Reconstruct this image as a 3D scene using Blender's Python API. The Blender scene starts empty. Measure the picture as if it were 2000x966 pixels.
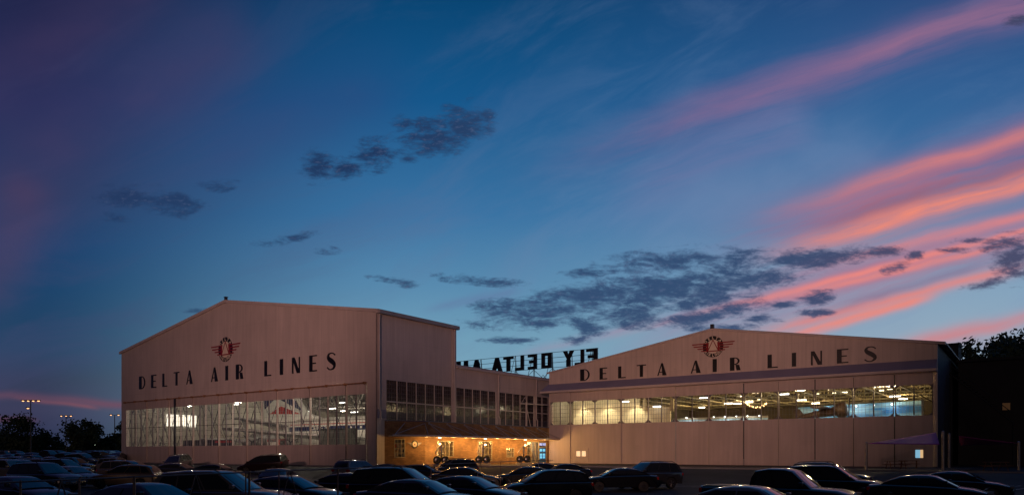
import bpy, bmesh, math, random
from mathutils import Vector, Matrix
random.seed(11)
R = math.radians
SC = bpy.context.scene
COL = SC.collection

# ------------------------------------------------------------------ camera
CAM = Vector((56.75, -53.5, 1.55)); F = 1401.0
FW = Vector((-0.5878, 0.8090, 0)); RT = Vector((0.8090, 0.5878, 0))
cd = bpy.data.cameras.new('camera'); cam = bpy.data.objects.new('camera', cd); COL.objects.link(cam)
cam.location = CAM; cam.rotation_euler = (R(90), 0, R(36.0))
cd.sensor_width = 36; cd.lens = 36 * F / 2000; cd.shift_y = 399 / 2000
cd.clip_end = 5000; cd.clip_start = 0.1
SC.camera = cam
SC.view_settings.view_transform = 'Standard'; SC.view_settings.look = 'None'
SC.view_settings.exposure = 0; SC.view_settings.gamma = 1
SC.cycles.use_denoising = True
SC.cycles.max_bounces = 6; SC.cycles.transparent_max_bounces = 16
SC.cycles.sample_clamp_indirect = 3

def srgb(r, g, b):
    f = lambda c: (c/255/12.92) if c/255 <= .04045 else ((c/255+.055)/1.055)**2.4
    return (f(r), f(g), f(b), 1)

# ------------------------------------------------------------------ dusk sky (fixed to compass directions)
wd = bpy.data.worlds.new('World'); SC.world = wd; wd.use_nodes = True
nt = wd.node_tree; nt.nodes.clear(); N = nt.nodes; Lk = nt.links
def val(x):
    return x
def M(op, a, b=None, c=None, clamp=False):
    n = N.new('ShaderNodeMath'); n.operation = op; n.use_clamp = clamp
    for i, v in enumerate((a, b, c)):
        if v is None: continue
        if isinstance(v, (int, float)): n.inputs[i].default_value = v
        else: Lk.new(v, n.inputs[i])
    return n.outputs[0]
def VM(op, a, b):
    n = N.new('ShaderNodeVectorMath'); n.operation = op
    for i, v in enumerate((a, b)):
        if isinstance(v, (tuple, Vector)): n.inputs[i].default_value = v
        else: Lk.new(v, n.inputs[i])
    return n.outputs['Value'] if op == 'DOT_PRODUCT' else n.outputs[0]
def MR(v, a, b, c=0., d=1., smooth=True):
    n = N.new('ShaderNodeMapRange'); n.interpolation_type = 'SMOOTHSTEP' if smooth else 'LINEAR'
    Lk.new(v, n.inputs[0])
    for i, x in enumerate((a, b, c, d)): n.inputs[i+1].default_value = x
    return n.outputs[0]
def MIX(f, a, b):
    n = N.new('ShaderNodeMix'); n.data_type = 'RGBA'
    if isinstance(f, (int, float)): n.inputs[0].default_value = f
    else: Lk.new(f, n.inputs[0])
    for i, v in ((6, a), (7, b)):
        if isinstance(v, tuple): n.inputs[i].default_value = v
        else: Lk.new(v, n.inputs[i])
    return n.outputs[2]
def RAMP(v, pts):
    n = N.new('ShaderNodeValToRGB'); cr = n.color_ramp; cr.interpolation = 'B_SPLINE' if False else 'LINEAR'
    while len(cr.elements) < len(pts): cr.elements.new(.5)
    for e, (p, c) in zip(cr.elements, pts): e.position = p; e.color = srgb(*c)
    Lk.new(v, n.inputs[0]); return n.outputs[0]
def XYZ(x, y, z=0.):
    n = N.new('ShaderNodeCombineXYZ')
    for i, v in enumerate((x, y, z)):
        if isinstance(v, (int, float)): n.inputs[i].default_value = v
        else: Lk.new(v, n.inputs[i])
    return n.outputs[0]
def NOISE(vec, scale, detail=5, rough=.55, dist=0.):
    n = N.new('ShaderNodeTexNoise'); n.inputs['Scale'].default_value = scale
    n.inputs['Detail'].default_value = detail; n.inputs['Roughness'].default_value = rough
    n.inputs['Distortion'].default_value = dist
    Lk.new(vec, n.inputs['Vector']); return n.outputs[0]
tc = N.new('ShaderNodeTexCoord').outputs['Generated']
fwd = VM('DOT_PRODUCT', tc, FW); rgt = VM('DOT_PRODUCT', tc, RT); up = VM('DOT_PRODUCT', tc, Vector((0, 0, 1)))
fa = M('MAXIMUM', M('ABSOLUTE', fwd), .22)
# tangent-plane sky chart (degrees-like units: hundreds) centred on the north-west horizon
U = M('MULTIPLY', M('DIVIDE', rgt, fa), 14.01); V = M('MULTIPLY', M('DIVIDE', up, fa), 14.01)
front = MR(fwd, .15, .45)
def X_(px): return (px-1000)/100
def Y_(py): return (882-py)/100
vn = M('DIVIDE', V, 9.0, clamp=True)
def col(lst): return [(max(0, min(1, Y_(p)/9.0)), c) for p, c in sorted(lst, key=lambda t: -t[0])]
cl = RAMP(vn, col([(882,(38,44,68)),(850,(44,50,78)),(800,(58,60,88)),(740,(48,60,86)),(680,(32,66,98)),(560,(20,64,104)),(480,(24,62,106)),(380,(38,56,96)),(200,(34,44,88)),(0,(28,34,72))]))
cm = RAMP(vn, col([(882,(124,162,182)),(740,(120,162,184)),(660,(110,156,182)),(560,(88,138,174)),(420,(56,114,162)),(200,(18,86,138)),(0,(4,68,114))]))
cr_ = RAMP(vn, col([(882,(150,160,178)),(680,(148,168,186)),(560,(130,162,188)),(440,(98,134,172)),(300,(56,108,158)),(150,(46,92,144)),(0,(40,76,126))]))
base = MIX(MR(U, -9.6, -1.6), cl, cm)
base = MIX(MR(U, -1.0, 9.0), base, cr_)
n_soft = NOISE(XYZ(M('MULTIPLY', U, .5), M('MULTIPLY', V, .8)), .6, 4, .5)
warpn = NOISE(XYZ(U, V, 3.3), .35, 3, .5)
warp = M('MULTIPLY', M('SUBTRACT', warpn, .5), .45)
def lin(cx, cy, ang):
    """rotated coordinates along / across a streak"""
    ca, sa = math.cos(R(ang)), math.sin(R(ang))
    du = M('SUBTRACT', U, X_(cx)); dv = M('ADD', M('SUBTRACT', V, Y_(cy)), warp)
    l = M('ADD', M('MULTIPLY', du, ca), M('MULTIPLY', dv, sa))
    w = M('SUBTRACT', M('MULTIPLY', dv, ca), M('MULTIPLY', du, sa))
    return l, w
def gauss(w, hw):
    q = M('DIVIDE', w, hw); return M('EXPONENT', M('MULTIPLY', M('MULTIPLY', q, q), -1.0))
# streaky cirrus texture running up to the right
lx, lw = lin(1500, 500, 17.5)
tex = NOISE(XYZ(M('MULTIPLY', lx, .14), M('MULTIPLY', lw, 1.5), 1.0), 1.0, 6, .62, .4)
tex2 = NOISE(XYZ(M('MULTIPLY', lx, .4), M('MULTIPLY', lw, 3.6), 5.0), 1.0, 5, .6, .3)
tex3 = NOISE(XYZ(M('MULTIPLY', lx, .9), M('MULTIPLY', lw, 9.0), 9.0), 1.0, 5, .65, .5)
texm = M('ADD', MR(tex, .30, .64, .3, 1.12), M('ADD', M('MULTIPLY', M('SUBTRACT', tex2, .5), .9), M('MULTIPLY', M('SUBTRACT', tex3, .5), .55)))
# very thin veils that lighten and mottle the clear blue
vl, vw = lin(1000, 500, 24)
veil = NOISE(XYZ(M('MULTIPLY', vl, .22), M('MULTIPLY', vw, .75), 4.0), 1.0, 8, .62, .8)
vamt = M('MULTIPLY', M('MULTIPLY', MR(veil, .42, .72), front), MR(V, 8.6, 2.0, .14, .3))
sky = MIX(vamt, base, MIX(MR(U, -6, 4), srgb(70, 72, 112), srgb(122, 146, 184)))
def streak(x0, y0, x1, y1, hw, c, amt, soft_end=.45, t=texm, up_side=None):
    global sky
    cx, cy = (x0+x1)/2, (y0+y1)/2
    ang = math.degrees(math.atan2(-(y1-y0), x1-x0)); hl = math.hypot(x1-x0, y1-y0)/200
    l, w = lin(cx, cy, ang)
    wa = gauss(w, hw/100)
    la = M('MULTIPLY', MR(l, -hl*1.15, -hl*(1-soft_end*1.6)), MR(l, hl*1.3, hl*.85))
    a = M('MULTIPLY', M('MULTIPLY', wa, la), amt)
    if t is not None: a = M('MULTIPLY', a, t)
    a = M('MINIMUM', M('MULTIPLY', a, front), .97)
    sky = MIX(a, sky, srgb(*c))
LOWN = MR(n_soft, .3, .7, .4, 1.1)
# mauve veils of the upper left
streak(-150, 480, 450, 60, 90, (74, 60, 98), .38, .6, LOWN)
streak(-200, 300, 300, -60, 70, (72, 56, 92), .42, .6, LOWN)
streak(-60, 640, 60, 360, 60, (84, 58, 88), .42, .6, LOWN)
streak(200, 380, 760, 180, 70, (52, 68, 118), .4, .6, LOWN)
# pink wash beyond the right hangar
streak(1150, 470, 1700, 300, 80, (112, 134, 174), .5, .6, LOWN)
streak(1060, 330, 2300, -95, 40, (138, 104, 142), .6)
streak(1560, 150, 2250, -75, 20, (166, 112, 138), .35)
streak(1180, 400, 1560, 240, 46, (116, 118, 162), .5)
streak(1380, 500, 2300, 190, 56, (142, 104, 138), .85)
streak(1500, 420, 2300, 165, 15, (214, 126, 124), .7)
streak(1500, 440, 2200, 265, 20, (190, 116, 130), .55)
streak(1560, 462, 2300, 232, 22, (112, 82, 114), .7)
streak(1460, 515, 2300, 262, 22, (238, 138, 118), .95)
streak(1180, 668, 2250, 395, 46, (166, 118, 144), .82)
streak(1500, 540, 2300, 350, 12, (218, 130, 132), .7)
streak(1200, 660, 2250, 385, 7, (232, 134, 128), .8)
streak(1500, 592, 2000, 468, 7, (228, 134, 128), .7)
streak(1400, 668, 1960, 528, 11, (226, 132, 124), .72)
streak(1480, 676, 1800, 582, 10, (236, 134, 118), .78)
streak(1560, 625, 1900, 520, 9, (120, 98, 134), .5)
streak(1700, 690, 2050, 605, 15, (208, 126, 130), .65)
streak(1820, 668, 2200, 650, 12, (176, 124, 138), .5)
streak(1000, 700, 1330, 615, 9, (180, 126, 152), .5)
streak(820, 610, 1000, 570, 10, (96, 112, 156), .4)
# low pink bands at the left horizon
streak(-80, 762, 260, 786, 8, (112, 74, 92), .8, .3, LOWN)
streak(20, 774, 180, 790, 4, (136, 82, 92), .6, .3, LOWN)
streak(-120, 806, 60, 818, 6, (104, 62, 78), .6, .3, LOWN)
# small dark evening clouds
cn = NOISE(XYZ(M('MULTIPLY', U, .8), M('MULTIPLY', V, 2.3), 2.0), 1.9, 10, .68, .3)
cn2 = NOISE(XYZ(M('MULTIPLY', U, 1.0), M('MULTIPLY', V, 2.4), 8.0), 6.0, 6, .65, .2)
dens = None
for (cx, cy, rx_, ry_, an) in [
    (905,240,48,34,14),(845,268,70,36,12),(788,246,24,16,0),(735,302,40,26,0),(800,312,22,10,0),(622,322,38,28,0),(672,330,30,16,0),(950,226,16,16,0),
    (255,388,55,22,-6),(330,396,60,24,-4),(215,428,36,12,-6),(420,360,45,14,0),(560,466,62,11,7),(632,488,32,8,-5),(380,605,30,5,0),(780,552,55,8,-10),(905,545,60,10,-6),
    (985,552,50,9,0),(1170,532,75,10,4),(1040,600,110,24,6),(1160,580,130,30,6),(1290,560,150,30,8),(1400,535,120,26,6),(1350,505,80,14,4),(1450,500,60,12,6),(1480,545,90,20,10),
    (1100,625,90,16,4),(1210,610,80,16,8),(1000,665,50,7,0),(1115,662,30,9,0),(1150,640,40,12,0),(1640,500,80,14,8),(1720,490,50,10,6),(1590,512,50,18,5),
    (1330,512,130,24,4),(1250,578,170,32,6),(1060,606,130,24,6),(1420,555,120,22,8),(1570,505,70,16,8),(1240,625,60,16,0),(1440,600,70,16,10),(1360,590,90,14,10),(1582,583,40,13,8),(1540,592,40,8,4),(1582,611,38,7,0),(1490,622,40,7,0),(1748,524,30,9,8),(1790,497,17,9,14),(1340,622,100,12,6),(1420,640,60,8,4),
    (1985,515,45,32,10),(1935,552,50,9,14),(1895,470,30,7,4),(1960,472,46,14,8),(1860,488,30,6,0),(1988,42,26,11,14)]:
    ca, sa = math.cos(R(an)), math.sin(R(an))
    du = M('SUBTRACT', U, X_(cx)); dv = M('SUBTRACT', V, Y_(cy))
    l = M('DIVIDE', M('ADD', M('MULTIPLY', du, ca), M('MULTIPLY', dv, sa)), rx_/95)
    w = M('DIVIDE', M('SUBTRACT', M('MULTIPLY', dv, ca), M('MULTIPLY', du, sa)), ry_/90)
    q = M('ADD', M('MULTIPLY', l, l), M('MULTIPLY', w, w))
    e = M('EXPONENT', M('MULTIPLY', q, -.8))
    if (cx, cy) in ((780, 552), (905, 545), (985, 552), (560, 466), (632, 488), (1170, 532), (380, 605), (215, 428), (420, 360)): e = M('MULTIPLY', e, .68)
    dens = e if dens is None else M('MAXIMUM', dens, e)
dd = M('ADD', dens, M('MULTIPLY', M('SUBTRACT', cn, .5), 3.0))
dd = M('ADD', dd, M('MULTIPLY', M('SUBTRACT', cn2, .5), .9))
dd = M('MULTIPLY', dd, MR(dens, .05, .3))
mask = M('MULTIPLY', MR(dd, .2, 1.1, 0, .93), front)
mask = M('MULTIPLY', mask, MR(U, -8, -3, .7, 1.0))
ccol = MIX(MR(U, -3.5, 1.5), srgb(26, 48, 86), MIX(MR(U, 4, 9), srgb(42, 68, 106), srgb(62, 66, 98)))
ccol = MIX(M('MULTIPLY', MR(cn2, .5, .75), .35), ccol, srgb(104, 116, 150))
sky = MIX(mask, sky, ccol)
# a physical twilight sky adds the last of the light overhead
st = N.new('ShaderNodeTexSky'); st.sky_type = 'NISHITA'; st.sun_disc = False
st.sun_elevation = R(-2.0); st.sun_rotation = R(60); st.altitude = 300
bg = N.new('ShaderNodeBackground'); Lk.new(sky, bg.inputs[0]); Lk.new(MR(fwd, -.35, .2, .05, 1.0), bg.inputs[1])   # the east, away from the sunset, is nearly night
bg2 = N.new('ShaderNodeBackground'); Lk.new(st.outputs[0], bg2.inputs[0]); bg2.inputs[1].default_value = 0.02
ad = N.new('ShaderNodeAddShader'); Lk.new(bg.outputs[0], ad.inputs[0]); Lk.new(bg2.outputs[0], ad.inputs[1])
wo = N.new('ShaderNodeOutputWorld'); Lk.new(ad.outputs[0], wo.inputs[0])

# last warm glow of the sun that has set (very weak, broad)
sl = bpy.data.lights.new('sun', 'SUN'); sl.energy = 0.10; sl.angle = R(20); sl.color = (1, .62, .5)
so = bpy.data.objects.new('sun', sl); COL.objects.link(so)
so.rotation_euler = Vector((-0.35, 0.85, -.22)).to_track_quat('-Z', 'Y').to_euler()

# ------------------------------------------------------------------ helpers
def pos(px, depth, z=0.):
    p = CAM + FW*depth + RT*((px-1000)/F*depth); return Vector((p.x, p.y, z))
def on_y(px, py, y):
    u = (px-1000)/F; d = FW + RT*u; t = (y-CAM.y)/d.y
    return CAM.x+d.x*t, CAM.z+(882-py)/F*t
def on_x(px, py, x):
    u = (px-1000)/F; d = FW + RT*u; t = (x-CAM.x)/d.x
    return CAM.y+d.y*t, CAM.z+(882-py)/F*t

def mat(name, c, rough=.7, var=.12, scale=1.5, metal=0., bump=0., bscale=20., spec=.5, coat=0.):
    m = bpy.data.materials.new(name); m.use_nodes = True
    t = m.node_tree; b = t.nodes['Principled BSDF']
    b.inputs['Roughness'].default_value = rough; b.inputs['Metallic'].default_value = metal
    b.inputs['Specular IOR Level'].default_value = spec
    b.inputs['Coat Weight'].default_value = coat; b.inputs['Coat Roughness'].default_value = .04
    g = t.nodes.new('ShaderNodeNewGeometry'); n = t.nodes.new('ShaderNodeTexNoise')
    n.inputs['Scale'].default_value = scale; n.inputs['Detail'].default_value = 5
    t.links.new(g.outputs['Position'], n.inputs['Vector'])
    r = t.nodes.new('ShaderNodeMapRange'); t.links.new(n.outputs[0], r.inputs[0])
    r.inputs[1].default_value = .3; r.inputs[2].default_value = .7
    r.inputs[3].default_value = 1-var; r.inputs[4].default_value = 1+var
    x = t.nodes.new('ShaderNodeMix'); x.data_type = 'RGBA'; x.blend_type = 'MULTIPLY'; x.inputs[0].default_value = 1
    x.inputs[6].default_value = (*c, 1); t.links.new(r.outputs[0], x.inputs[7])
    t.links.new(x.outputs[2], b.inputs['Base Color'])
    if bump:
        n2 = t.nodes.new('ShaderNodeTexNoise'); n2.inputs['Scale'].default_value = bscale
        t.links.new(g.outputs['Position'], n2.inputs['Vector'])
        bp = t.nodes.new('ShaderNodeBump'); bp.inputs['Strength'].default_value = bump; bp.inputs['Distance'].default_value = .05
        t.links.new(n2.outputs[0], bp.inputs['Height']); t.links.new(bp.outputs[0], b.inputs['Normal'])
    return m
def siding(name, c, freq=3.2, axis='X', depth=.03, dark=.91, lap=.9):
    """painted ribbed metal siding: vertical ribs as bump, faint vertical weather streaks"""
    m = mat(name, c, .55, .06, .25)
    t = m.node_tree; b = t.nodes['Principled BSDF']
    g = t.nodes.new('ShaderNodeNewGeometry')
    s = t.nodes.new('ShaderNodeSeparateXYZ'); t.links.new(g.outputs['Position'], s.inputs[0])
    mu = t.nodes.new('ShaderNodeMath'); mu.operation = 'MULTIPLY'; t.links.new(s.outputs[axis], mu.inputs[0]); mu.inputs[1].default_value = freq
    fr = t.nodes.new('ShaderNodeMath'); fr.operation = 'FRACT'; t.links.new(mu.outputs[0], fr.inputs[0])
    rp = t.nodes.new('ShaderNodeMapRange'); rp.interpolation_type = 'SMOOTHSTEP'; t.links.new(fr.outputs[0], rp.inputs[0])
    rp.inputs[1].default_value = .0; rp.inputs[2].default_value = .22
    bp = t.nodes.new('ShaderNodeBump'); bp.inputs['Strength'].default_value = .5; bp.inputs['Distance'].default_value = depth
    t.links.new(rp.outputs[0], bp.inputs['Height']); t.links.new(bp.outputs[0], b.inputs['Normal'])
    # streaks: noise stretched down the wall
    mp = t.nodes.new('ShaderNodeMapping'); mp.inputs['Scale'].default_value = (2.2, 2.2, .12)
    t.links.new(g.outputs['Position'], mp.inputs[0])
    n = t.nodes.new('ShaderNodeTexNoise'); n.inputs['Scale'].default_value = 1.2; n.inputs['Detail'].default_value = 6
    t.links.new(mp.outputs[0], n.inputs['Vector'])
    r = t.nodes.new('ShaderNodeMapRange'); t.links.new(n.outputs[0], r.inputs[0])
    r.inputs[1].default_value = .3; r.inputs[2].default_value = .7; r.inputs[3].default_value = .9; r.inputs[4].default_value = 1.05
    rr = t.nodes.new('ShaderNodeMapRange'); t.links.new(rp.outputs[0], rr.inputs[0]); rr.inputs[3].default_value = dark; rr.inputs[4].default_value = 1.0
    mm = t.nodes.new('ShaderNodeMath'); mm.operation = 'MULTIPLY'; t.links.new(r.outputs[0], mm.inputs[0]); t.links.new(rr.outputs[0], mm.inputs[1])
    zl = t.nodes.new('ShaderNodeMath'); zl.operation = 'MULTIPLY_ADD'; t.links.new(s.outputs['Z'], zl.inputs[0]); zl.inputs[1].default_value = 1/3.7; zl.inputs[2].default_value = .27
    zf = t.nodes.new('ShaderNodeMath'); zf.operation = 'FRACT'; t.links.new(zl.outputs[0], zf.inputs[0])
    zm = t.nodes.new('ShaderNodeMapRange'); t.links.new(zf.outputs[0], zm.inputs[0]); zm.inputs[1].default_value = 0; zm.inputs[2].default_value = .02; zm.inputs[3].default_value = lap; zm.inputs[4].default_value = 1
    pn = t.nodes.new('ShaderNodeTexVoronoi'); pn.distance = 'CHEBYCHEV'; pn.inputs['Scale'].default_value = 1; pm_ = t.nodes.new('ShaderNodeMapping'); pm_.inputs['Scale'].default_value = (.9, .9, .27)
    t.links.new(g.outputs['Position'], pm_.inputs[0]); t.links.new(pm_.outputs[0], pn.inputs['Vector'])
    pr = t.nodes.new('ShaderNodeMapRange'); t.links.new(pn.outputs['Color'], pr.inputs[0]); pr.inputs[3].default_value = .95; pr.inputs[4].default_value = 1.04
    ma = t.nodes.new('ShaderNodeMath'); ma.operation = 'MULTIPLY'; t.links.new(zm.outputs[0], ma.inputs[0]); t.links.new(pr.outputs[0], ma.inputs[1])
    mb_ = t.nodes.new('ShaderNodeMath'); mb_.operation = 'MULTIPLY'; t.links.new(ma.outputs[0], mb_.inputs[0]); t.links.new(mm.outputs[0], mb_.inputs[1]); mm = mb_
    x2 = t.nodes.new('ShaderNodeMix'); x2.data_type = 'RGBA'; x2.blend_type = 'MULTIPLY'; x2.inputs[0].default_value = 1
    old = b.inputs['Base Color'].links[0].from_socket
    t.links.new(old, x2.inputs[6]); t.links.new(mm.outputs[0], x2.inputs[7]); t.links.new(x2.outputs[2], b.inputs['Base Color'])
    return m
def emit(name, c, s):
    m = bpy.data.materials.new(name); m.use_nodes = True; t = m.node_tree
    b = t.nodes['Principled BSDF']; b.inputs['Base Color'].default_value = (*c, 1)
    b.inputs['Emission Color'].default_value = (*c, 1); b.inputs['Emission Strength'].default_value = s
    return m
def glass(name, tint=(1, 1, 1), refl=.06):
    m = bpy.data.materials.new(name); m.use_nodes = True; t = m.node_tree; t.nodes.clear()
    tr = t.nodes.new('ShaderNodeBsdfTransparent'); tr.inputs[0].default_value = (*tint, 1)
    gl = t.nodes.new('ShaderNodeBsdfGlossy'); gl.inputs['Roughness'].default_value = .02
    lw_ = t.nodes.new('ShaderNodeLayerWeight'); lw_.inputs[0].default_value = .5
    pw = t.nodes.new('ShaderNodeMath'); pw.operation = 'POWER'; t.links.new(lw_.outputs['Facing'], pw.inputs[0]); pw.inputs[1].default_value = 4
    fr = t.nodes.new('ShaderNodeMath'); fr.operation = 'MULTIPLY_ADD'; t.links.new(pw.outputs[0], fr.inputs[0]); fr.inputs[1].default_value = .7; fr.inputs[2].default_value = .04
    mx = t.nodes.new('ShaderNodeMixShader'); o = t.nodes.new('ShaderNodeOutputMaterial')
    t.links.new(fr.outputs[0], mx.inputs[0]); t.links.new(tr.outputs[0], mx.inputs[1]); t.links.new(gl.outputs[0], mx.inputs[2])
    t.links.new(mx.outputs[0], o.inputs[0]); return m

class MB:
    def __init__(s): s.bm = bmesh.new(); s.smooth = None
    def face(s, pts):
        vs = [s.bm.verts.new(p) for p in pts]
        try: return s.bm.faces.new(vs)
        except ValueError: return None
    def box(s, a, b):
        x0, y0, z0 = [min(a[i], b[i]) for i in range(3)]; x1, y1, z1 = [max(a[i], b[i]) for i in range(3)]
        v = [s.bm.verts.new(p) for p in ((x0,y0,z0),(x1,y0,z0),(x1,y1,z0),(x0,y1,z0),(x0,y0,z1),(x1,y0,z1),(x1,y1,z1),(x0,y1,z1))]
        for f in ((0,3,2,1),(4,5,6,7),(0,1,5,4),(1,2,6,5),(2,3,7,6),(3,0,4,7)): s.bm.faces.new([v[i] for i in f])
    def prism(s, pts, vec):
        """polygon (3-D points) extruded along vec"""
        vec = Vector(vec); a = [s.bm.verts.new(Vector(p)) for p in pts]; b = [s.bm.verts.new(Vector(p)+vec) for p in pts]
        s.bm.faces.new(a); s.bm.faces.new(b[::-1]); n = len(a)
        for i in range(n): s.bm.faces.new((a[i], b[i], b[(i+1) % n], a[(i+1) % n]))
    def bar(s, p, q, r, r2=None, seg=6, cap=True):
        p, q = Vector(p), Vector(q); d = q-p
        if d.length < 1e-6: return
        r2 = r if r2 is None else r2
        z = d.normalized(); x = z.orthogonal().normalized(); y = z.cross(x)
        A = []; B = []
        for i in range(seg):
            a = 2*math.pi*(i+.5)/seg; o = x*math.cos(a)+y*math.sin(a)
            A.append(s.bm.verts.new(p+o*r)); B.append(s.bm.verts.new(q+o*r2))
        for i in range(seg): s.bm.faces.new((A[i], A[(i+1) % seg], B[(i+1) % seg], B[i]))
        if cap: s.bm.faces.new(A[::-1]); s.bm.faces.new(B)
    def tube(s, pts, r, seg=8):
        for a, b in zip(pts, pts[1:]): s.bar(a, b, r, seg=seg)
    def lathe(s, prof, M4, seg=16):
        """profile (radius, height) about local z, placed with matrix"""
        rings = []
        for r, h in prof:
            rings.append([s.bm.verts.new(M4 @ Vector((r*math.cos(2*math.pi*i/seg), r*math.sin(2*math.pi*i/seg), h))) for i in range(seg)])
        for a, b in zip(rings, rings[1:]):
            for i in range(seg): s.bm.faces.new((a[i], a[(i+1) % seg], b[(i+1) % seg], b[i]))
        s.bm.faces.new(rings[0][::-1]); s.bm.faces.new(rings[-1])
    def grid(s, rows):
        vs = [[s.bm.verts.new(p) for p in r] for r in rows]
        for a, b in zip(vs, vs[1:]):
            for i in range(len(a)-1): s.bm.faces.new((a[i], a[i+1], b[i+1], b[i]))
    def build(s, name, m, parent=None, smooth=None, bevel=None, recalc=True):
        bmesh.ops.remove_doubles(s.bm, verts=s.bm.verts, dist=1e-5)
        if recalc: bmesh.ops.recalc_face_normals(s.bm, faces=s.bm.faces)
        me = bpy.data.meshes.new(name); s.bm.to_mesh(me); s.bm.free()
        if m: me.materials.append(m)
        if smooth is not None:
            for p in me.polygons: p.use_smooth = True
            me.set_sharp_from_angle(angle=R(smooth))
        o = bpy.data.objects.new(name, me); COL.objects.link(o)
        if parent: o.parent = parent
        if bevel:
            b = o.modifiers.new('bevel', 'BEVEL'); b.width = bevel; b.segments = 2; b.limit_method = 'ANGLE'; b.angle_limit = R(35)
        return o
def tag(o, label, cat, group=None):
    o['label'] = label; o['category'] = cat
    if group: o['group'] = group
    return o
def struct(o): o['kind'] = 'structure'; return o
def stuff(o): o['kind'] = 'stuff'; return o
def thing(name, label, cat, loc=(0, 0, 0), rz=0., group=None):
    o = bpy.data.objects.new(name, None); COL.objects.link(o); o.location = loc; o.rotation_euler = (0, 0, rz)
    return tag(o, label, cat, group)
def copy_tree(o, parent=None):
    c = o.copy(); COL.objects.link(c); c.parent = parent
    for ch in list(o.children): copy_tree(ch, c)
    return c
def text_obj(s, size, extr, name, m, parent, M4, sx=1., bold=.0):
    cu = bpy.data.curves.new(name, 'FONT'); cu.body = s; cu.size = size; cu.extrude = extr; cu.offset = bold
    cu.align_x = 'CENTER'; cu.align_y = 'CENTER'; cu.resolution_u = 3
    t = bpy.data.objects.new('tmp', cu); COL.objects.link(t)
    bpy.context.view_layer.update()
    me = bpy.data.meshes.new_from_object(t.evaluated_get(bpy.context.evaluated_depsgraph_get()))
    bpy.data.objects.remove(t); bpy.data.curves.remove(cu)
    me.transform(M4 @ Matrix.Diagonal((sx, 1, 1, 1))); me.name = name; me.materials.clear(); me.materials.append(m)
    o = bpy.data.objects.new(name, me); COL.objects.link(o)
    if parent: o.parent = parent
    return o

# ------------------------------------------------------------------ materials
PAINT = (.62, .53, .49)
M_side = siding('painted_siding', PAINT, 3.0, 'X')
M_sideY = siding('painted_siding_return', PAINT, 3.0, 'Y')
M_panel = siding('painted_door_panel', (.56, .465, .425), 1.6, 'X', .006, .965, .97)
M_stile = mat('painted_steel_stile', (.15, .12, .14), .5, .1, 2)
M_bars = mat('window_bar_paint', (.30, .27, .27), .5, .1, 3)
M_blue = mat('blue_band_paint', (.25, .235, .33), .5, .06, .6)
M_trim = mat('trim_paint', (.58, .50, .47), .45, .08, 1)
M_black = mat('black_paint', (.008, .007, .009), .45, .1, 2)
M_red = mat('red_paint', (.28, .01, .015), .4, .05, 2)
M_cream = mat('cream_paint', (.78, .66, .52), .5, .04, 2)
M_track = mat('rusty_track_steel', (.30, .16, .08), .6, .35, 3)
M_roof = mat('roof_metal', (.32, .32, .34), .5, .1, 1)
M_glass = glass('clear_window_glass', (.93, .93, .92))
M_dglass = mat('dark_window_glass', (.02, .022, .028), .12, .6, .9, spec=.6)
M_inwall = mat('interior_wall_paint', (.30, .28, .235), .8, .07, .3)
M_inwarm = mat('interior_cream_plaster', (.74, .66, .48), .8, .04, .3)
M_steel = mat('interior_steel', (.20, .18, .16), .6, .2, 1)
M_dsteel = mat('dark_steel', (.03, .03, .04), .5, .2, 3)
M_ceil = mat('underside_roof_deck', (.22, .20, .17), .8, .3, .5)
M_conc = mat('concrete_floor', (.36, .35, .33), .35, .15, .5)
M_galv = mat('galvanised_steel', (.34, .33, .34), .4, .15, 4, metal=.6)

# ------------------------------------------------------------------ ground
def kerb_y(x):
    if x < -1: return -1.6
    if x < 16: return -1.6 + (x+1)/17*13.8
    return 12.2
def gz(x, y):
    s = (kerb_y(x)-y)/11.0; s = max(0., min(1., s)); s = s*s*(3-2*s)
    return -.02 - .93*s
asph = mat('asphalt', (.026, .026, .032), .8, .45, .35, bump=.35, bscale=9, spec=.2)
mb = MB()
xs = [-1500, -700, -350, -200, -140] + [-100+4*i for i in range(66)] + [170, 240, 400, 800, 1500]
ys = [-900, -400, -200, -140] + [-100+2.5*i for i in range(80)] + [105, 140, 200, 350, 700, 1500, 3000]
mb.grid([[(x, y, gz(x, y)-.004*(y < -100)) for x in xs] for y in ys])
g = mb.build('ground', asph, smooth=30); struct(g)
# concrete apron in front of the doors and the entrance, with a kerb
mb = MB()
ap = [(-62, 0), (-62, -1.3), (-1, -1.3), (16, 12.5), (52, 12.5), (52, 30.6), (2, 30.6), (2, 5.4), (0, 1.1), (0, 0)]
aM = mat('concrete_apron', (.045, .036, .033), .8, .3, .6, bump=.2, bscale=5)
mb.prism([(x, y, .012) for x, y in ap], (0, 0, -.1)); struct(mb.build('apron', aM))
mb = MB()
kb = [(-62, -1.5, 0), (-1, -1.5, 0), (16, 12.3, 0), (52, 12.3, 0), (75, 12.3, 0)]
for a, b in zip(kb, kb[1:]):
    a, b = Vector(a), Vector(b); n = (b-a).normalized().cross(Vector((0, 0, 1)))*.16
    mb.prism([a+Vector((0, 0, .10)), b+Vector((0, 0, .10)), b+n+Vector((0, 0, .10)), a+n+Vector((0, 0, .10))], (0, 0, -.35))
struct(mb.build('kerb', mat('kerb_concrete', (.2, .19, .2), .8, .2, 1)))
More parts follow.
